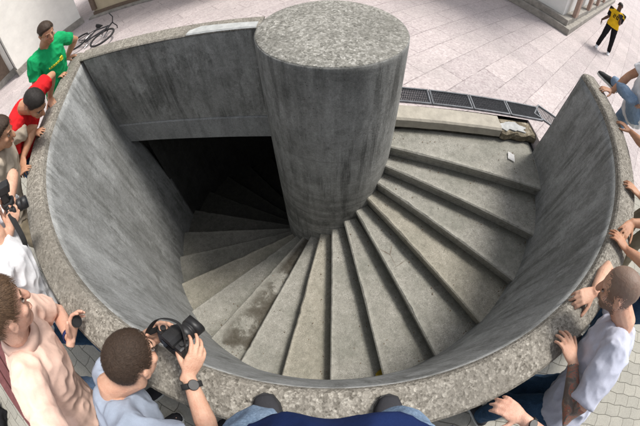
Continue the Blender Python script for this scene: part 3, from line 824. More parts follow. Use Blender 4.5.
    if shoe:
        for Hp, kn_, An, fd, Fp in legs:
            sv = fd.cross(V((0, 0, 1)))
            bm = bmesh.new()
            loft(bm, [ring(Fp + fd * (x * s) + V((0, 0, zc * s)), sv, V((0, 0, 1)), w * s, h * s, 16) for x, w, h, zc in ((-.082, .02, .03, .05), (-.07, .036, .045, .055), (-.02, .042, .055, .062), (.04, .044, .046, .055), (.10, .05, .034, .045), (.16, .048, .027, .037), (.195, .034, .02, .030), (.207, .016, .012, .026))])
            so_ = build('shoe', bm, M[shoe[0]], root, True, base=base); so_.location = (0, 0, 0)
            bm = bmesh.new()
            loft(bm, [[Fp + fd * (x * s) + sv * (w * s) + V((0, 0, z)) for x, w in ((-.09, 0), (-.075, .034), (-.02, .042), (.05, .045), (.11, .054), (.17, .049), (.205, .03), (.215, 0), (.205, -.03), (.17, -.049), (.11, -.054), (.05, -.045), (-.02, -.042), (-.075, -.034))] for z in (.001, .026)])
            build('sole', bm, M[shoe[1]], so_, False, base=base).location = (0, 0, 0)
    return root, arms, (Hr, Hf, Hu), legs, sh, SP, r, fwd, u

for nm, c in (('green', (.012, .33, .115)), ('red', (.55, .018, .022)), ('beige', (.42, .36, .29)), ('white', (.76, .77, .80)), ('pink', (.80, .56, .46)), ('greyblue', (.33, .38, .47)), ('lavender', (.47, .49, .585)),
              ('navy', (.03, .04, .13)), ('blue', (.010, .022, .085)), ('olive', (.045, .065, .035)), ('yellow', (.75, .46, .02)), ('black_cloth', (.016, .016, .018)), ('charcoal', (.04, .04, .045)), ('khaki', (.25, .21, .15))):
    M[nm] = fabric(nm + ' cloth', c)
M['denim'] = denim('denim mid', (.045, .085, .16), (.15, .22, .34)); M['denim_dark'] = denim('denim dark', (.014, .040, .085), (.045, .10, .19)); M['denim_light'] = denim('denim light', (.11, .18, .29), (.27, .36, .48))

def watch(name, label, W, ax, n, mat='rubber', rad=.031):
    ax, a, b = frame_of(ax, n)
    bm = bmesh.new(); N_ = 36
    vs = [[bm.verts.new(W + (a * math.cos(2 * math.pi * i / N_) * (rad * .86 + q) + b * math.sin(2 * math.pi * i / N_) * (rad + q)) + ax * w) for i in range(N_)] for q, w in ((0, -.010), (.004, -.010), (.004, .010), (0, .010))]
    for j in range(4):
        for i in range(N_): bm.faces.new((vs[j][i], vs[j][(i + 1) % N_], vs[(j + 1) % 4][(i + 1) % N_], vs[(j + 1) % 4][i]))
    o = build('strap', bm, M[mat], None, True, base=W)
    root = empty(name, W); o.parent = root; o.location = (0, 0, 0)
    tagit(root, label, name.replace('_', ' '))
    if name == 'wrist_watch':
        bm = bmesh.new(); Mx = Matrix((ax, b, a)).transposed()
        r2 = bmesh.ops.create_cone(bm, cap_ends=True, segments=24, radius1=.019, radius2=.018, depth=.009)
        bmesh.ops.transform(bm, matrix=Matrix.Translation(V(W) + a * (rad * .86 + .006)) @ Mx.to_4x4(), verts=r2['verts'])
        build('case', bm, M['black_plastic'], root, False, base=W, bevel=.0015).location = (0, 0, 0)
    return root

def dslr(label, P, fd, upv, s=1.0, hood=True, silver=False, flash=False, strap=None):
    P = V(P); f, upn, b = frame_of(fd, upv); rt = f.cross(upn)
    root = empty('camera', P); tagit(root, label, 'camera')
    M3 = Matrix((rt, f, upn)).transposed()
    q = lambda x, y, z: P + (rt * x + f * y + upn * z) * s
    bm = bmesh.new(); box(bm, q(0, 0, 0), (.136 * s, .052 * s, .088 * s), M3); build('body', bm, M['black_plastic'], root, False, base=P, bevel=.010 * s).location = (0, 0, 0)
    bm = bmesh.new(); box(bm, q(.052, .026, -.004), (.034 * s, .034 * s, .082 * s), M3); build('grip', bm, M['rubber'], root, False, base=P, bevel=.012 * s).location = (0, 0, 0)
    bm = bmesh.new(); loft(bm, [[q(x * k, y, z) for x, y in ((-.036, -.034), (.036, -.034), (.036, .03), (.02, .046), (-.02, .046), (-.036, .03))] for z, k in ((.040, 1), (.056, .92), (.070, .6))]); build('viewfinder_hump', bm, M['black_plastic'], root, False, base=P, bevel=.004 * s).location = (0, 0, 0)
    def lathe(name, prof, mat, par=None):
        bm = bmesh.new(); N_ = 36
        rings = [[q(r_ * math.cos(2 * math.pi * i / N_), y, r_ * math.sin(2 * math.pi * i / N_) - .004) for i in range(N_)] for r_, y in prof]
        loft(bm, rings); o = build(name, bm, M[mat], par or root, True, base=P); o.location = (0, 0, 0); return o
    ln = lathe('lens', [(.033, .02), (.034, .045), (.0345, .050), (.0375, .052), (.0375, .074), (.0355, .076), (.0355, .083), (.039, .085), (.039, .108), (.036, .112), (.036, .120)], 'silver' if silver else 'black_plastic')
    lathe('front_glass', [(.0335, .119), (.031, .1215), (.02, .1235), (.004, .1245)], 'glass', ln)
    if hood:
        bm = bmesh.new(); N_ = 32; rg = []
        vs = [[bm.verts.new(q(r_ * math.cos(2 * math.pi * i / N_), y + (0 if k not in (1, 2) else .005 * math.cos(4 * math.pi * i / N_)), r_ * math.sin(2 * math.pi * i / N_) - .004)) for i in range(N_)] for k, (r_, y) in enumerate(((.041, .090), (.0425, .128), (.040, .128), (.039, .090)))]
        for j in range(4):
            for i in range(N_): bm.faces.new((vs[j][i], vs[j][(i + 1) % N_], vs[(j + 1) % 4][(i + 1) % N_], vs[(j + 1) % 4][i]))
        build('lens_hood', bm, M['black_plastic'], root, True, base=P).location = (0, 0, 0)
    for x, y, z, r_ in ((.05, .0, .048, .010), (-.05, 0, .047, .012), (.045, .03, .044, .006)):
        bm = bmesh.new(); rr = bmesh.ops.create_cone(bm, cap_ends=True, segments=16, radius1=r_ * s, radius2=r_ * s, depth=.012 * s)
        bmesh.ops.transform(bm, matrix=Matrix.Translation(q(x, y, z)) @ M3.to_4x4(), verts=rr['verts'])
        build('dial', bm, M['rubber'], root, False, base=P).location = (0, 0, 0)
    bm = bmesh.new(); box(bm, q(0, -.0275, -.008), (.072 * s, .004 * s, .05 * s), M3); build('screen', bm, M['glass'], root, False, base=P).location = (0, 0, 0)
    if flash:
        bm = bmesh.new(); box(bm, q(0, 0, .095), (.055 * s, .05 * s, .06 * s), M3); box(bm, q(0, .012, .150), (.068 * s, .085 * s, .048 * s), M3); build('flash', bm, M['black_plastic'], root, False, base=P, bevel=.006).location = (0, 0, 0)
    if strap:
        pts = [q(-.07, 0, .03)] + [V(p) for p in strap] + [q(.07, 0, .03)]
        # smooth band
        fine = []
        for i in range(len(pts) - 1):
            p0, p1, p2, p3 = pts[max(i - 1, 0)], pts[i], pts[i + 1], pts[min(i + 2, len(pts) - 1)]
            for t in [j / 8 for j in range(8)]:
                fine.append(.5 * ((2 * p1) + (p2 - p0) * t + (2 * p0 - 5 * p1 + 4 * p2 - p3) * t * t + (3 * p1 - p0 - 3 * p2 + p3) * t ** 3))
        fine.append(pts[-1])
        bm = bmesh.new(); tube(bm, fine, [(.017, .0016)] * len(fine), 10, upn, False); build('strap', bm, M['rubber'], root, False, base=P).location = (0, 0, 0)
    return root

RIM = ZR + .026
FL = dict(curl=(.22, .30, .25), spread=.14)          # a hand resting flat
GR = dict(curl=(.75, .85, .55), spread=.06, thumb=(.45, .75, -.5))  # a hand gripping
HK = dict(curl=(.55, .55, .35), spread=.10)          # fingers hooked over an edge
UPV = V((0, 0, 1))

# --- man in green, standing by the beam's end
hA = at_d(46, 31, 3.45); nA = at_z(45, 53, 1.42)
wl = at_z(66, 59, RIM + .01); wr = at_z(55, 77, RIM + .01)
pA = person('person', 'man in green t-shirt with short brown hair standing with both hands on the wall', (-2.9, .12, 0), (-2.83, .12, .93), nA, (.9, -.35, 0), hA, (.80, -.42, -.38),
       [(wl, (.45, .35, -.1), UPV, FL), (wr, (.95, .1, -.05), UPV, FL)], [((-2.93, .22, 0), (.9, -.2, 0)), ((-2.93, -.02, 0), (.9, -.2, 0))], 1.0, 'skin_tan', 'green', 'denim_dark', ('charcoal', 'white_rubber'),
       dict(mat='hair_brown', len=.022, n=1500, thick=.012), poles=((-.2, .6, -.6), (-.4, -.7, -.5)))
# chest print: a small square badge and a line of lettering
sh, SP, r, fw, u = pA[4:9]
M['print_yellow'] = plain('yellow print', (.70, .62, .05), .9, var=.05)
bm = bmesh.new()
def chest(x, z, d=.0): 
    return SP(.66 + z / .5, .012) + r * x + fw * (.142 * math.sqrt(max(0, 1 - (x / .185) ** 2)) + d)
def dab(bm, x, z, w, h):
    c = chest(x, z); c2 = chest(x + .002, z); a = (c2 - c).normalized(); nn = a.cross(u) * -1
    box(bm, c - fw * .002, (w, .016, h), Matrix((a, a.cross(u), u)).transposed())
rnd = random.Random(5)
for dx, dz, w, h in ((-.075, .0, .036, .007), (-.075, .03, .036, .007), (-.09, .015, .007, .03), (-.06, .015, .007, .03), (-.075, .015, .012, .012)): dab(bm, dx + .01, dz, w, h)
x = -.035
for ch in range(10):
    hgt = rnd.choice((.013, .013, .019))
    dab(bm, x, .012 + hgt * .1, .0032, hgt); dab(bm, x + .005, .007, .005, .003)
    if ch % 2: dab(bm, x + .005, .017, .005, .003)
    x += .0145
pr = build('chest_print', bm, M['print_yellow'], sh, False, base=pA[0].location); pr.location = (0, 0, 0)

# --- man in red, bent over the coping
hB = at_d(35, 102, 2.62)
person('person', 'man in red t-shirt with short black hair bending over the pebbly coping', (-2.9, -.75, 0), (-2.88, -.72, .94), at_z(24, 108, 1.40), (.9, -.15, 0), hB, (.62, -.22, -.75),
       [(at_z(50, 98, RIM + .02), (.55, -.55, -.25), UPV, HK), (at_z(31, 134, RIM + .012), (.95, .05, -.05), UPV, FL)], [((-2.95, -.62, 0), (.95, -.2, 0)), ((-2.92, -.86, 0), (.95, -.2, 0))], 1.02, 'skin_tan', 'red', 'denim_dark', ('charcoal', 'white_rubber'),
       dict(mat='hair_black', len=.016, n=2200, thick=.009), poles=((.1, .9, .2), (-.2, -.9, -.3)), tilt=(.75, -.1, .6))

# --- dark-haired person in beige
hC = at_d(0, 131, 2.36)
pC = person('person', 'dark haired person in beige t-shirt with one hand folded over the other arm', (-2.55, -1.5, 0), (-2.5, -1.45, .93), at_z(0, 152, 1.36), (.85, .5, 0), hC, (.80, .35, -.5),
       [(at_z(23, 158, RIM + .02), (.3, -.6, -.15), UPV, FL), (at_z(15, 178, RIM + .035), (.5, .75, -.12), UPV, FL)], [((-2.52, -1.38, 0), (.85, .5, 0)), ((-2.42, -1.58, 0), (.85, .5, 0))], 1.0, 'skin_tan', 'beige', 'khaki', ('charcoal', 'white_rubber'),
       dict(mat='hair_brown', len=.03, n=2200, thick=.014), poles=((.2, .9, -.1), (-.3, -.8, -.4)))

# --- photographer in white, mostly out of frame
cD = at_z(11, 209, 1.42)
hE = at_d(-22, 205, 1.78)
person('person', 'photographer in white t-shirt and blue jeans holding a camera over the coping', (-1.9, -2.2, 0), (-1.80, -2.13, .95), at_z(-2, 240, 1.42), (.75, .65, 0), hE, (.72, .66, -.25),
       [(cD + V((-.075, -.005, -.035)), (.65, .55, .25), (-.5, .75, -.2), GR), (cD + V((.02, -.10, -.03)), (.35, .75, .35), (.6, -.6, .1), GR)], [((-1.86, -2.05, 0), (.7, .7, 0)), ((-1.74, -2.24, 0), (.7, .7, 0))], 1.02, 'skin', 'white', 'denim_dark', ('charcoal', 'white_rubber'),
       dict(mat='hair_mid', len=.03, n=2000, thick=.012), poles=((-1, .5, -.3), (-.4, -1, -.3)))
dslr('small black camera with a flash held over the coping by person in white', cD, (.72, .62, -.32), (.1, .1, 1), .9, False, False, True, [cD + V((-.10, -.10, -.14)), cD + V((-.02, -.16, -.20)), cD + V((.07, -.12, -.12))])

# --- man in the pink polo
hF = at_d(2, 308, 1.22)
wF = at_z(71, 340, RIM + .05)
pF = person('person', 'brown haired man in pale pink polo shirt with a dark lens cap in hand', (-1.55, -2.62, 0), (-1.42, -2.62, .95), at_z(22, 341, 1.42), (.80, .60, 0), hF, (.34, .86, -.36),
       [(wF, (.20, .80, .22), (-.85, .25, .2), dict(curl=(.35, .5, .4), spread=.12, thumb=(.6, .75, -.2))), (at_z(108, 450, 1.12), (.7, .7, 0), UPV, FL)], [((-1.50, -2.55, 0), (.75, .65, 0)), ((-1.35, -2.75, 0), (.75, .65, 0))], 1.03, 'skin_pink', 'pink', 'denim', ('charcoal', 'white_rubber'),
       dict(mat='hair_mid', len=.03, n=7000, thick=.013), poles=((-.2, .3, -1), (.5, -.8, -.4)), voxel=.0045, collar=True)
watch('wrist_band', 'dark blue band on the wrist of man in pink polo', V(pF[1][0][2]) - nrm(V(pF[1][0][2]) - V(pF[1][0][1])) * .03, V(pF[1][0][2]) - V(pF[1][0][1]), UPV, 'navy', .034)
bm = bmesh.new(); lc_ = wF + V((.045, .085, .028)); d_, a_, b_ = frame_of((.8, -.3, .5))
loft(bm, [ring(lc_ + d_ * z, a_, b_, rr, rr, 28) for z, rr in ((-.006, .026), (-.004, .029), (.004, .029), (.006, .027), (.0062, .022), (.003, .020))])
tagit(build('lens_cap', bm, M['black_plastic'], None, False, base=lc_), 'round black lens cap held in the fingers above the coping', 'lens cap')

# --- photographer in grey-blue
hG = at_d(130, 357, 1.06)
cG = at_d(174, 343, 1.14)
cf = nrm((.50, .74, -.45)); cr_ = cf.cross(UPV).normalized()
pG = person('person', 'brown haired photographer in grey blue t-shirt leaning out with a large camera', (-.85, -2.85, 0), (-.86, -2.84, .95), at_z(108, 402, 1.30), (.62, .78, 0), hG, (.36, .80, -.46),
       [(cG - cr_ * .095 - V((0, 0, .07)) - cf * .04, (.55, .5, .55), (-.7, .5, -.4), GR), (cG + cr_ * .100 - cf * .065 - V((0, 0, .045)), nrm(cf * .75 + V((-.05, .1, .45))), nrm(cr_ * .9 + V((0, 0, .45)) - cf * .2), dict(curl=((.35, .5, .4), (.3, .45, .4), (.4, .5, .4), (.5, .6, .4)), spread=.10, thumb=(.6, .55, -.6)))],
       [((-.95, -2.75, 0), (.6, .8, 0)), ((-.75, -2.92, 0), (.6, .8, 0))], .90, 'skin', 'greyblue', 'denim', ('charcoal', 'white_rubber'),
       dict(mat='hair_brown', len=.016, n=14000, thick=.007), poles=((-.6, .2, -.9), (.75, -.6, -.5)), voxel=.0042)
dslr('large black camera with lens hood raised by man in grey blue t-shirt', cG, cf, (.05, .08, 1), .88, True, False, False, [cG + V((-.075, .02, .05)), cG + V((-.02, .06, .085)), cG + V((.05, .05, .07))])
a_ = pG[1][1]; watch('wrist_watch', 'black watch on the wrist of the photographer in grey blue', V(a_[2]) - nrm(V(a_[2]) - V(a_[1])) * .035, V(a_[2]) - V(a_[1]), nrm(cr_ + V((0, 0, .9))), 'rubber', .033)

# --- the one standing on the coping, seen from the chest down
pH = person('person', 'person in navy blue shirt, light jeans and dark trainers standing on the coping', (-.17, -2.6, ZR), (-.17, -2.606, ZR + .955), (-.17, -2.72, ZR + 1.44), (0, 1, 0), (-.17, -2.70, ZR + 1.66), (0, .8, -.55),
       [((-.235, -2.50, 2.37), (.3, .8, .3), (-.8, .3, .2), GR), ((-.087, -2.50, 2.37), (-.3, .8, .3), (.8, .3, .2), GR)], [((-.352, -2.604, ZR + .004), (-.16, 1, 0)), ((.018, -2.630, ZR + .004), (.14, 1, 0))], 1.0, 'skin', 'blue', 'denim_light', ('charcoal', 'rubber'),
       dict(mat='hair_brown', len=.02, n=800), poles=((-.6, -1, -.1), (.6, -1, -.1)), fat=1.14, shirt_len=.16)

# --- bald man with tattooed forearm
hJ = at_d(621, 288, 1.50)
nJ = at_z(622, 325, 1.27)
wJl = at_z(573, 362, RIM + .03); wJr = at_z(594, 292, RIM + .03)
def decJ(c, arms, head, Hr, Hf, Hu):
    S, el, W = arms[0]
    d = W - el; t = (c - el).dot(d) / d.length_squared; q = (c - el - d * max(0, min(1, t))).length
    if q < .07 and -.25 < t < .93: return 1
    jt = V((mnoise.noise(c * 190), mnoise.noise(c * 170 + V((5, 1, 2))), mnoise.noise(c * 210 + V((1, 8, 3))))) * .022
    e = c - head + jt; x, y, z = e.dot(Hr), e.dot(Hf), e.dot(Hu)
    if e.length < .14 and z > -.055 and ((z - .055 + (y - .05) * -.25) > 0 or (y < .055 and z > -.05 - .02 * (y < -.03) and abs(x) < .085 and not (abs(x) > .07 and -.04 < y < .02 and z < .01))): return 2 if y < .07 else 0
    if e.length < .16 and y > -.005 and z < -.055 and not (abs(x) < .02 and z > -.07): return 2
    return 0
pJ = person('person', 'shaven headed man in pale lavender t-shirt with a tattooed forearm on the coping', (1.0, -2.78, 0), (1.02, -2.68, .90), nJ, (-.45, .85, 0), hJ, (-.52, .66, -.55),
       [(wJl, (-.15, .85, -.02), UPV, dict(curl=(.3, .4, .3), spread=.16)), (wJr, (-.9, -.05, -.18), UPV, HK)], [((.86, -2.72, 0), (-.3, .95, 0)), ((1.15, -2.75, 0), (-.3, .95, 0))], 1.0, 'skin', 'lavender', 'denim_dark', ('charcoal', 'white_rubber'),
       None, poles=((-.5, -.7, -.3), (.9, .4, -.2)), voxel=.0045, decide=decJ, extra_mats=['tattoo', 'scalp'], shirt_len=.10, sleeve=.72)

# --- people along the right, mostly out of frame
person('person', 'person in navy t-shirt behind the shaven headed man with both forearms on the coping', (2.05, -2.35, 0), (2.02, -2.33, .93), (1.97, -2.22, 1.40), (-.65, .75, 0), (1.95, -2.15, 1.62), (-.7, .6, -.4),
       [(at_z(627, 250, RIM + .02), (-.35, .9, -.08), UPV, FL), (at_z(632, 223, RIM + .02), (-.95, -.35, -.1), UPV, FL)], [((1.95, -2.42, 0), (-.65, .75, 0)), ((2.15, -2.27, 0), (-.65, .75, 0))], 1.0, 'skin_tan', 'navy', 'denim_dark', ('charcoal', 'white_rubber'),
       dict(mat='hair_brown', len=.02, n=800), poles=((-.5, -.7, -.2), (.7, .3, -.2)))
person('person', 'person in olive t-shirt with a bare forearm along the coping on the right', (2.8, -1.75, 0), (2.76, -1.70, .93), (2.40, -1.64, 1.36), (-.95, .25, 0), (2.38, -1.66, 1.57), (-.9, .1, -.45),
       [(at_z(640, 196, RIM + .02), (-.5, .8, -.05), UPV, FL), (at_z(631, 132, RIM + .02), (-.35, .93, -.05), UPV, FL)], [((2.77, -1.85, 0), (-1, .1, 0)), ((2.82, -1.6, 0), (-1, .1, 0))], 1.0, 'skin_tan', 'olive', 'khaki', ('charcoal', 'white_rubber'),
       dict(mat='hair_black', len=.02, n=800), poles=((.2, -.8, -.3), (-1, 0, -.2)))
pL = person('person', 'person in white t-shirt and denim with one knee and black shoe up on the coping', (3.02, -.72, 0), (2.93, -.68, 1.08), at_z(647, 84, 1.48), (-.8, .5, 0), at_d(668, 62, 3.35), (-.8, .4, -.4),
       [(at_z(648, 112, RIM + .2), (-.6, .8, -.2), UPV, FL), (at_z(612, 91, RIM + .03), (-.9, .25, -.1), UPV, FL)], [(at_z(611, 87, ZR + .02), (-.30, .95, 0)), ((3.1, -.55, 0), (-1, .3, 0))], .98, 'skin_tan', 'white', 'denim_light', ('rubber', 'white_rubber'),
       dict(mat='hair_brown', len=.02, n=800), poles=((0, -.5, -.3), (.3, .6, .1)), kpole=((-.8, -.75, .55), (-1, .4, 0)))
# --- hand reaching in at the bottom
wI = at_z(522, 418, RIM + .05)
pI = person('person', 'person in dark jacket at the bottom edge reaching a bare hand to the coping', (.62, -3.35, 0), (.62, -3.3, .93), (.60, -3.12, 1.38), (-.1, 1, 0), (.6, -3.05, 1.60), (-.1, .9, -.4),
       [(at_z(455, 480, RIM - .25), (-.1, .95, -.1), UPV, FL), (wI, (-.62, .62, .02), UPV, dict(curl=(.45, .6, .4), spread=.12, thumb=(.35, .9, -.25)))], [((.50, -3.4, 0), (0, 1, 0)), ((.74, -3.4, 0), (0, 1, 0))], 1.0, 'skin_pink', 'charcoal', 'denim_dark', ('charcoal', 'white_rubber'),
       dict(mat='hair_brown', len=.02, n=800), poles=((-.8, 0, -.6), (.8, 0, -.6)), sleeve=1.5)
a_ = pI[1][1]; watch('wrist_watch', 'black watch on the wrist reaching in at the bottom edge', V(a_[2]) - nrm(V(a_[2]) - V(a_[1])) * .05, V(a_[2]) - V(a_[1]), UPV, 'rubber', .032)

# --- boy in yellow walking across the plaza
yb = V((6.65, 3.08, 0)); ys = .86
yf = nrm((-.75, -.66, 0)); yr = yf.cross(UPV)
pY = person('person', 'walking figure in yellow print t-shirt over black, black trousers and white trainers', yb, yb + V((0, 0, .79)), yb + V((0, 0, 1.22)) + yf * .02, yf, yb + V((0, 0, 1.40)) + yf * .04, yf + V((0, 0, -.35)),
       [(yb + yr * .12 * -1 + yf * .26 + V((0, 0, 1.12)) + yr * .02, nrm(yr * .5 + V((0, 0, .5)) + yf * .3), yf, GR), (yb + yr * .30 + V((0, 0, .74)), (0, 0, -1), yr, FL)][::1],
       [(yb - yr * .17 - yf * .05, yf), (yb + yr * .17 + yf * .10, yf)], ys, 'skin_dark', 'yellow', 'black_cloth', ('white', 'white_rubber'), dict(mat='hair_black', len=.006, n=500, thick=.004, brow=False), sleeve=.06, group='people on the plaza')
sh, SP, r, fw, u = pY[4:9]
for q in (0, 1):
    S, el, Wp = pY[1][q]
    bm = bmesh.new(); tube(bm, [S - (el - S) * .22 + u * .004, S, S.lerp(el, .4), S.lerp(el, .82)], [.064, .066, .058, .056], 14, None, False); build('sleeve', bm, M['black_cloth'], sh, True, base=yb).location = (0, 0, 0)
bm = bmesh.new()
def ydab(x, z, w, h):
    c = SP(.62 + z / .43, .012 * ys) + r * x + fw * (.126 * math.sqrt(max(0, 1 - (x / .16) ** 2)) - .002)
    box(bm, c, (w, .022, h), Matrix((r, fw, u)).transposed())
for x, z, w, h in ((-.055, .05, .055, .014), (-.033, .03, .014, .04), (-.055, .01, .055, .014), (-.078, -.012, .014, .04), (-.055, -.035, .055, .014),
                   (.03, .05, .05, .014), (.03, -.035, .05, .014), (.01, .008, .014, .09), (.052, .008, .014, .09)): ydab(-x, z, w, h)
build('shirt_print', bm, M['black_cloth'], sh, False, base=yb).location = (0, 0, 0)
pp = yb - yr * .10 + yf * .30 + V((0, 0, 1.17))
bm = bmesh.new(); box(bm, pp, (.075, .014, .13), Matrix((yr, yf, UPV)).transposed()); ph = build('phone', bm, M['black_plastic'], None, False, base=pp, bevel=.004)
tagit(ph, 'dark phone held up by the walker in yellow', 'phone')

# ------------------------------------------------------------------ bicycle behind the beam
KB = .86                                                    # a small-wheeled bike, dropped at a slant
bw0, bw1 = at_z(80, 44, .06), at_z(117, 38, .06)
bdv = nrm(bw1 - bw0); bdv.z = 0; bdv.normalize(); bp = bw0 - V((-bdv.y, bdv.x, 0)) * .29; bp.z = 0
bnv = V((-bdv.y, bdv.x, 0))
bike = empty('bicycle', bp); tagit(bike, 'dark bicycle lying at a slant on the plaza behind the beam', 'bicycle')
M['bike'] = plain('bike paint', (.03, .03, .035), .35, var=.2)
Q = lambda x, z, y=0.0: bp + (bdv * x + bnv * y + V((0, 0, z))) * KB
def torus(bm, c, R1, r1, ax, n=48, m=8):
    ax, a, b = frame_of(ax); vs = []
    for i in range(n):
        t = 2 * math.pi * i / n; e = a * math.cos(t) + b * math.sin(t)
        vs.append([bm.verts.new(c + e * (R1 + r1 * math.cos(2 * math.pi * j / m)) + ax * (r1 * math.sin(2 * math.pi * j / m))) for j in range(m)])
    for i in range(n):
        for j in range(m): bm.faces.new((vs[i][j], vs[(i + 1) % n][j], vs[(i + 1) % n][(j + 1) % m], vs[i][(j + 1) % m]))
for x in (0, 1.04):
    bm = bmesh.new(); torus(bm, Q(x, .34), .305 * KB, .008, bnv)
    w_ = build('wheel', bm, M['silver'], bike, True, base=bp); w_.location = (0, 0, 0)
    bm = bmesh.new(); torus(bm, Q(x, .34), .322 * KB, .023, bnv); build('tyre', bm, M['rubber'], w_, True, base=bp).location = (0, 0, 0)
    bm = bmesh.new()
    for i in range(16):
        t = math.pi * 2 * i / 16; tube(bm, [Q(x, .34, .02 * (-1) ** i), Q(x + .3 * math.cos(t), .34 + .3 * math.sin(t))], [.0016, .0016], 4)
    tube(bm, [Q(x, .34, -.045), Q(x, .34, .045)], [.018, .018], 10); build('spokes', bm, M['silver'], w_, False, base=bp).location = (0, 0, 0)
bm = bmesh.new()
for a, b, rr in ((Q(.43, .30), Q(.33, .80), .016), (Q(.43, .30), Q(.86, .74), .019), (Q(.36, .72), Q(.84, .84), .017), (Q(.88, .70), Q(.82, .92), .02), (Q(.88, .70, .05), Q(1.04, .34, .05), .012), (Q(.88, .70, -.05), Q(1.04, .34, -.05), .012), (Q(0, .34, .05), Q(.43, .30, .03), .010), (Q(0, .34, -.05), Q(.43, .30, -.03), .010), (Q(0, .34, .05), Q(.35, .70, .02), .009), (Q(0, .34, -.05), Q(.35, .70, -.02), .009)): tube(bm, [a, b], [rr, rr], 10)
build('frame', bm, M['bike'], bike, True, base=bp).location = (0, 0, 0)
bm = bmesh.new(); tube(bm, [Q(.84, .98, -.29), Q(.88, 1.0, -.15), Q(.82, .96, 0), Q(.88, 1.0, .15), Q(.84, .98, .29)], [.013] * 5, 10); tube(bm, [Q(.82, .90), Q(.82, .97)], [.016, .016], 10); build('handlebar', bm, M['bike'], bike, True, base=bp).location = (0, 0, 0)
bm = bmesh.new(); loft(bm, [ring(Q(x, z), bnv, UPV, w, h, 14) for x, z, w, h in ((.19, .90, .04, .02), (.22, .91, .07, .03), (.30, .91, .06, .028), (.40, .905, .03, .02), (.46, .90, .018, .012))]); build('saddle', bm, M['rubber'], bike, True, base=bp).location = (0, 0, 0)
bm = bmesh.new(); torus(bm, Q(.43, .30, .05), .085, .006, bnv, 32, 6); tube(bm, [Q(.43, .30, .09), Q(.43, .14, .09), Q(.43, .14, .17)], [.010, .010, .014], 8); tube(bm, [Q(.43, .30, -.07), Q(.43, .46, -.07), Q(.43, .46, -.15)], [.010, .010, .014], 8); build('crank', bm, M['silver'], bike, False, base=bp).location = (0, 0, 0)

bike.rotation_mode = 'AXIS_ANGLE'; bike.rotation_axis_angle = (R_(-84), bdv.x, bdv.y, 0); bike.location.z = .10
# ------------------------------------------------------------------ things lying about
M['maroon'] = plain('maroon plank', (.14, .05, .05), .6, var=.25, scale=12, bump=.003)
be0, be1 = at_z(6, 374, .42), at_z(35, 416, .42)
bdir = nrm(be1 - be0); bnr = V((-bdir.y, bdir.x, 0)); L_ = 1.5
bc = be1 - bdir * (L_ / 2); bb = V((bc.x, bc.y, 0)); MB2 = Matrix((bdir, bnr, UPV)).transposed()
bench = empty('bench', bb); tagit(bench, 'maroon slatted bench with pale concrete ends on the grey pavers', 'bench')
bm = bmesh.new()
for o_ in (-.105, 0, .105): box(bm, bc + bnr * o_ + V((0, 0, -.02)), (L_, .09, .04), MB2)
build('seat', bm, M['maroon'], bench, False, base=bb, bevel=.006).location = (0, 0, 0)
for q in (-1, 1):
    bm = bmesh.new(); box(bm, bc + bdir * (q * (L_ / 2 + .03)) - V((0, 0, .20)), (.06, .34, .44), MB2); build('leg', bm, M['patch'], bench, False, base=bb, bevel=.012).location = (0, 0, 0)
M['bag_red'] = fabric('bag red', (.45, .02, .025)); 
gp = at_z(2, 424, 0.0); gp.z = .004
bag = empty('backpack', gp); tagit(bag, 'black and red backpack lying on the pavers by the bench', 'backpack')
bm = bmesh.new(); ell(bm, gp + V((0, 0, .12)), .20, .26, .12); box(bm, gp + V((0, 0, .10)), (.30, .40, .16)); fuse('pouch', bm, M['black_cloth'], bag, gp, .012, 5, .012, 7)
for dx in (-.07, .06):
    bm = bmesh.new(); tube(bm, [gp + V((dx, -.24, .10)), gp + V((dx, -.12, .245)), gp + V((dx * 1.1, .05, .262)), gp + V((dx, .2, .17)), gp + V((dx * .9, .26, .08))], [(.022, .006)] * 5, 10, UPV, False); build('strap', bm, M['bag_red'], bag, True, base=gp).location = (0, 0, 0)
bm = bmesh.new(); tube(bm, [gp + V((-.04, .25, .16)), gp + V((-.03, .31, .19)), gp + V((.03, .31, .19)), gp + V((.04, .25, .16))], [.011] * 4, 8); build('handle', bm, M['rubber'], bag, True, base=gp).location = (0, 0, 0)

M['paper'] = plain('paper', (.80, .80, .80), .8, var=.05)
pc = at_z(509, 155, Z0 + .012)
bm = bmesh.new(); vs = []
for i in range(5):
    vs.append([bm.verts.new(pc + V((-.035 + .07 * i / 4 + .01 * j, -.05 + .1 * j / 4 - .012 * i, .010 * mnoise.noise(V((i * .7, j * .6, 2))) + .004))) for j in range(5)])
for i in range(4):
    for j in range(4): bm.faces.new((vs[i][j], vs[i + 1][j], vs[i + 1][j + 1], vs[i][j + 1]))
r_ = bmesh.ops.solidify(bm, geom=bm.faces[:], thickness=.0012)
tagit(build('paper_scrap', bm, M['paper'], None, False, base=pc), 'crumpled white paper scrap lying on the top step', 'litter')
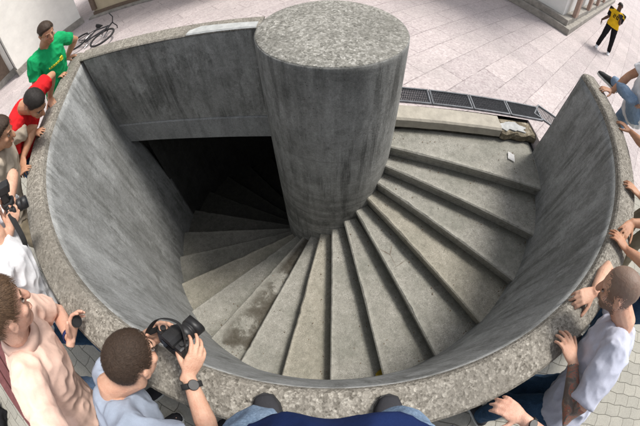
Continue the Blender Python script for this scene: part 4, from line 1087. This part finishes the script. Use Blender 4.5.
# crumbs of leaf and grit swept into the riser corners
M['crumb'] = plain('leaf crumbs', (.11, .065, .03), .9, var=.6, scale=60)
bm = bmesh.new(); rnd = random.Random(11)
for _ in range(420):
    k = rnd.choice((0, 1, 2, 3, 4, 5, 6, 7, 8, 9, 10)); z = Z0 - RISE * k
    r = RC + (RW - RC) * (rnd.random() ** 1.6 if rnd.random() < .6 else 1 - rnd.random() ** 3 * .6)
    a0 = T0 - DT * k; a = a0 + DT * (1 - abs(rnd.gauss(0, .16))) if rnd.random() < .75 else a0 + DT * rnd.uniform(.1, .95)
    a = max(a0 + .02, min(a0 + DT * .97, a)); p = polar(min(r, RW - .02), a, z + .004); q = rnd.uniform(.003, .011); t = rnd.uniform(0, 6.3)
    d1 = V((math.cos(t), math.sin(t), rnd.uniform(-.1, .5))) * q; d2 = V((-math.sin(t), math.cos(t), rnd.uniform(0, .4))) * q * .55
    vs = [bm.verts.new(p + e) for e in (-d1, -d2 * .8 + V((0, 0, .002)), d1, d2)]
    bm.faces.new(vs)
tagit(build('debris', bm, M['crumb']), 'brown leaf crumbs and grit scattered in the corners of the steps', 'debris', kind='stuff')
M['leaf'] = plain('yellow leaf', (.50, .36, .03), .7, var=.3, scale=40)
k5 = 6; pz = at_z(379.5, 373.5, Z0 - RISE * k5 + .012)
bm = bmesh.new(); rows = []
for i, w in enumerate((.002, .022, .032, .034, .026, .012, .001)):
    x = -.05 + i * .0165
    rows.append([bm.verts.new(pz + V((.25 * w * k + x * .35, x, .012 * abs(k) + .006 * math.sin(i) + .004)) + V((w * k * .9, 0, 0))) for k in (-1, 0, 1)])
for i in range(6):
    for j in range(2): bm.faces.new((rows[i][j], rows[i][j + 1], rows[i + 1][j + 1], rows[i + 1][j]))
bmesh.ops.solidify(bm, geom=bm.faces[:], thickness=.001)
tagit(build('fallen_leaf', bm, M['leaf'], None, True, base=pz), 'yellow leaf lying at the outer end of a lower step', 'leaf')

# ------------------------------------------------------------------ light
wd = bpy.data.worlds.new('World'); scene.world = wd; wd.use_nodes = True
wn = wd.node_tree.nodes; sky = wn.new('ShaderNodeTexSky'); sky.sky_type = 'NISHITA'; sky.sun_disc = False
SUN_AZ, SUN_EL = R_(18), R_(60)             # direction towards the sun, from +x towards +y
sky.sun_elevation = SUN_EL; sky.sun_rotation = R_(90) - SUN_AZ
sky.air_density = 1.0; sky.dust_density = 2.5
hs = wn.new('ShaderNodeHueSaturation'); hs.inputs['Saturation'].default_value = .28
wd.node_tree.links.new(sky.outputs[0], hs.inputs['Color']); wd.node_tree.links.new(hs.outputs[0], wn['Background'].inputs[0]); wn['Background'].inputs[1].default_value = .115
sl = bpy.data.lights.new('sun', 'SUN'); sl.energy = 2.3; sl.angle = R_(14); sl.color = (1, .95, .88)
so = bpy.data.objects.new('sun', sl); COL.objects.link(so)
sd = V((math.cos(SUN_AZ) * math.cos(SUN_EL), math.sin(SUN_AZ) * math.cos(SUN_EL), math.sin(SUN_EL)))
so.rotation_euler = sd.to_track_quat('Z', 'Y').to_euler(); so.location = sd * 30
vs_ = scene.view_settings; vs_.view_transform = 'Standard'; vs_.look = 'None'; vs_.gamma = 1; vs_.exposure = 0.75; vs_.use_curve_mapping = False
scene.cycles.use_denoising = True
scene.cycles.max_bounces = 8
